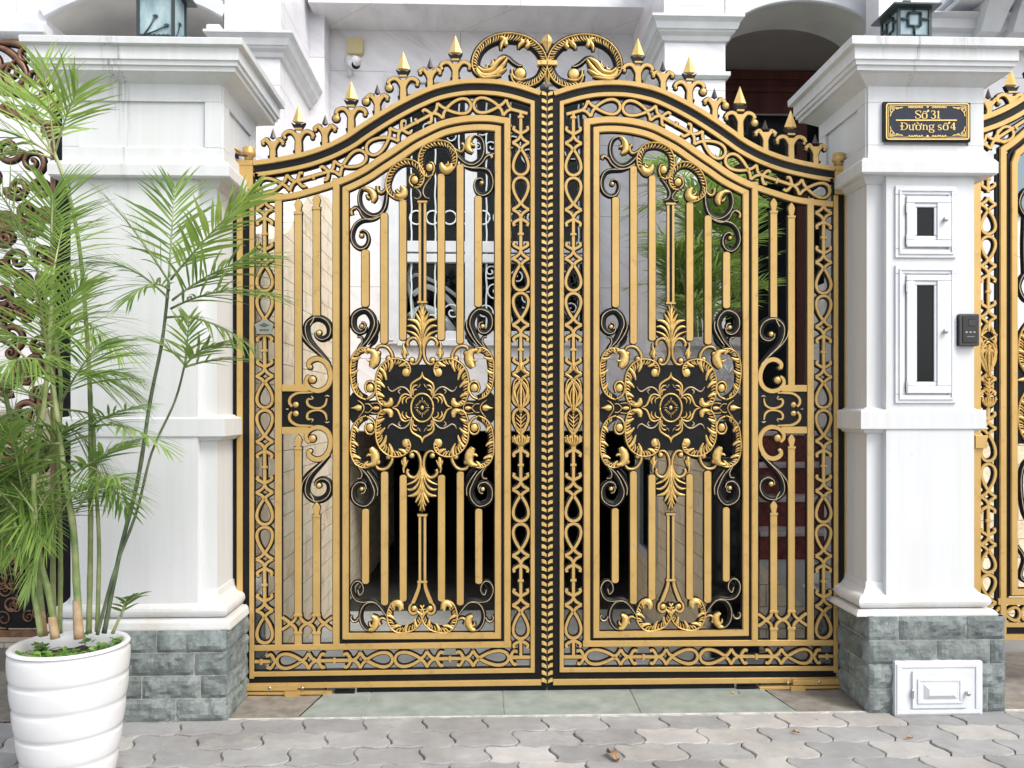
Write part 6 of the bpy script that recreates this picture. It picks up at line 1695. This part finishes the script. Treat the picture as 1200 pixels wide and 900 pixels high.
def neighbour_left():
    Yg2 = 4.62; C.plane = Yg2; C.gold = COPPER; C.gold2 = COPPER
    t = thing('neighbour_gate', 'dark copper and black scrollwork gate behind the palm, at the left edge', 'gate', (AX(60, Yg2), Yg2, 0))
    mb = MB(); rect(mb, 61, 67, 125, 760, C.gold, -.018, .01); rect(mb, 67, 82, 118, 760, BLK, -.010, .02); 
    S(mb, catmull([(-158,127),(-136,122),(-106,113),(-76,103),(-38,96),(0,103),(30,113),(60,122),(82,127)], 5), 7, rnd=False, smooth=False); S(mb, catmull([(-136,146),(-106,138),(-76,128),(-38,121),(0,128),(30,138),(60,146)], 5), 6, rnd=False, smooth=False)
    rect(mb, -157, 82, 584, 590, C.gold, -.014, .01); rect(mb, -157, 82, 738, 746, C.gold, -.014, .01); rect(mb, -142, 62, 592, 736, BLK, -.002, .01); rect(mb, -143, -137, 125, 760, C.gold, -.018, .01); rect(mb, -158, -143, 118, 760, BLK, -.010, .02)
    mb.build('frame', t)
    def sc(c, r, s, ph, w=6, tr_=1.35, twin=True):
        if twin:
            C.xf = [lambda x, y: (-76-x, y)]; sc(c, r, s, ph, w, tr_, False); C.xf = []
        mb = MB(); pts = [(c[0]+s*r*(1-k/22)*math.cos(ph+k*2*PI*tr_/18), c[1]+r*(1-k/22)*math.sin(ph+k*2*PI*tr_/18)) for k in range(19)]
        ws = [w*(1-.5*k/18) for k in range(19)]
        S(mb, pts, ws, C.gold, True, 1.3); D(mb, pts[-1], w*.42)
        mb.build('iron_scroll', t)
    rnd = random.Random(9)
    for (c, r, s, ph) in (((12,86),18,1,0),((-16,74),20,-1,1),((30,66),12,-1,2),((48,92),10,1,4),((52,112),9,-1,0),((10,130),9,1,3),((36,132),8,-1,5),((58,150),9,1,1),((10,175),16,1,0),((38,190),15,-1,2),((-10,210),18,1,1),((20,220),14,-1,0),((48,222),12,1,3),
                          ((8,262),16,1,2),((38,262),15,-1,0),((54,250),8,1,1),((20,305),16,1,1),((48,300),13,-1,2),((2,345),14,-1,0),((34,350),16,1,4),((54,380),10,-1,1),((12,395),16,-1,2),((42,425),14,1,0),((8,450),14,1,1),((30,485),16,-1,3),((54,470),9,1,2),((10,525),15,1,0),((42,540),14,-1,2),((20,565),9,1,1)):
        sc(c, r, s, ph, 6.5)
    for i in range(34):
        sc((rnd.uniform(-5,58), rnd.uniform(240,575)), rnd.uniform(8,14), rnd.choice((-1,1)), rnd.uniform(0,6), 5)
    for i in range(26):
        x = rnd.uniform(0, 60); y = rnd.uniform(604, 728); sc((x, y), rnd.uniform(7,12), rnd.choice((-1,1)), rnd.uniform(0,6), 2.4, 1.5)
    mb = MB(); 
    for p, w in ((((-10,52),(10,60),(26,76),(34,92)), [3,7,7,2]), (((0,50),(22,52),(38,60),(40,58)), [5,8,7,2]), (((20,70),(8,82),(10,98),(28,102),(36,88)), [3,4,5,5,3]), (((30,100),(36,86),(46,84)), [3,4,2]), (((0,108),(20,108),(34,98)), [5,6,3]), (((44,96),(56,88),(66,96),(62,108)), [3,6,6,2])): S(mb, p, w, C.gold, out=1.4)
    mb.build('crest', t)
    C.gold = GOLD; C.gold2 = GOLD2; C.plane = YG
neighbour_left()
# wall behind the left neighbour gate
mb = MB(); mb.box(-5, -1.47, 5.3, 5.45, -.1, AZ(40, 480, 5.3), SAND); tag(mb.build('garden_wall', None, (-3, 5.3, 0)), 'low beige wall behind the copper scroll gate', 'wall')

# ------------------------------------------------------------------ camera, light, world
cam = bpy.data.cameras.new('camera'); co = bpy.data.objects.new('camera', cam); col.objects.link(co)
co.matrix_world = Matrix(((rgt.x, up.x, -fwd.x, CAM.x), (rgt.y, up.y, -fwd.y, CAM.y), (rgt.z, up.z, -fwd.z, CAM.z), (0,0,0,1)))
cam.sensor_width = 36; cam.lens = 36*F/1200; cam.shift_y = 30/1200; cam.clip_start = .05; cam.clip_end = 2000
scene.camera = co
w = bpy.data.worlds.new('World'); scene.world = w; w.use_nodes = True; nt = w.node_tree
sky = nt.nodes.new('ShaderNodeTexSky'); sky.sky_type = 'NISHITA'; sky.sun_disc = False
EL, AZM = math.radians(50), math.radians(136)
sky.sun_elevation = EL; sky.sun_rotation = AZM; sky.air_density = 1.0; sky.dust_density = 3.0; sky.ozone_density = 1.0
hs = nt.nodes.new('ShaderNodeHueSaturation'); hs.inputs['Saturation'].default_value = .38; nt.links.new(sky.outputs[0], hs.inputs['Color']); nt.links.new(hs.outputs[0], nt.nodes['Background'].inputs['Color']); nt.nodes['Background'].inputs['Strength'].default_value = .15
sd = bpy.data.lights.new('sun', 'SUN'); sd.energy = 1.05; sd.angle = math.radians(18); sd.color = (1,.97,.92)
so = bpy.data.objects.new('sun', sd); col.objects.link(so)
dirv = Vector((math.sin(AZM)*math.cos(EL), math.cos(AZM)*math.cos(EL), math.sin(EL)))
so.rotation_euler = dirv.to_track_quat('Z', 'Y').to_euler(); so.location = dirv*20
scene.view_settings.view_transform = 'Standard'; scene.view_settings.look = 'None'; scene.view_settings.exposure = .90; scene.view_settings.gamma = 1
scene.view_settings.use_curve_mapping = False
scene.render.engine = 'CYCLES'; scene.render.resolution_x = 1024; scene.render.resolution_y = 768
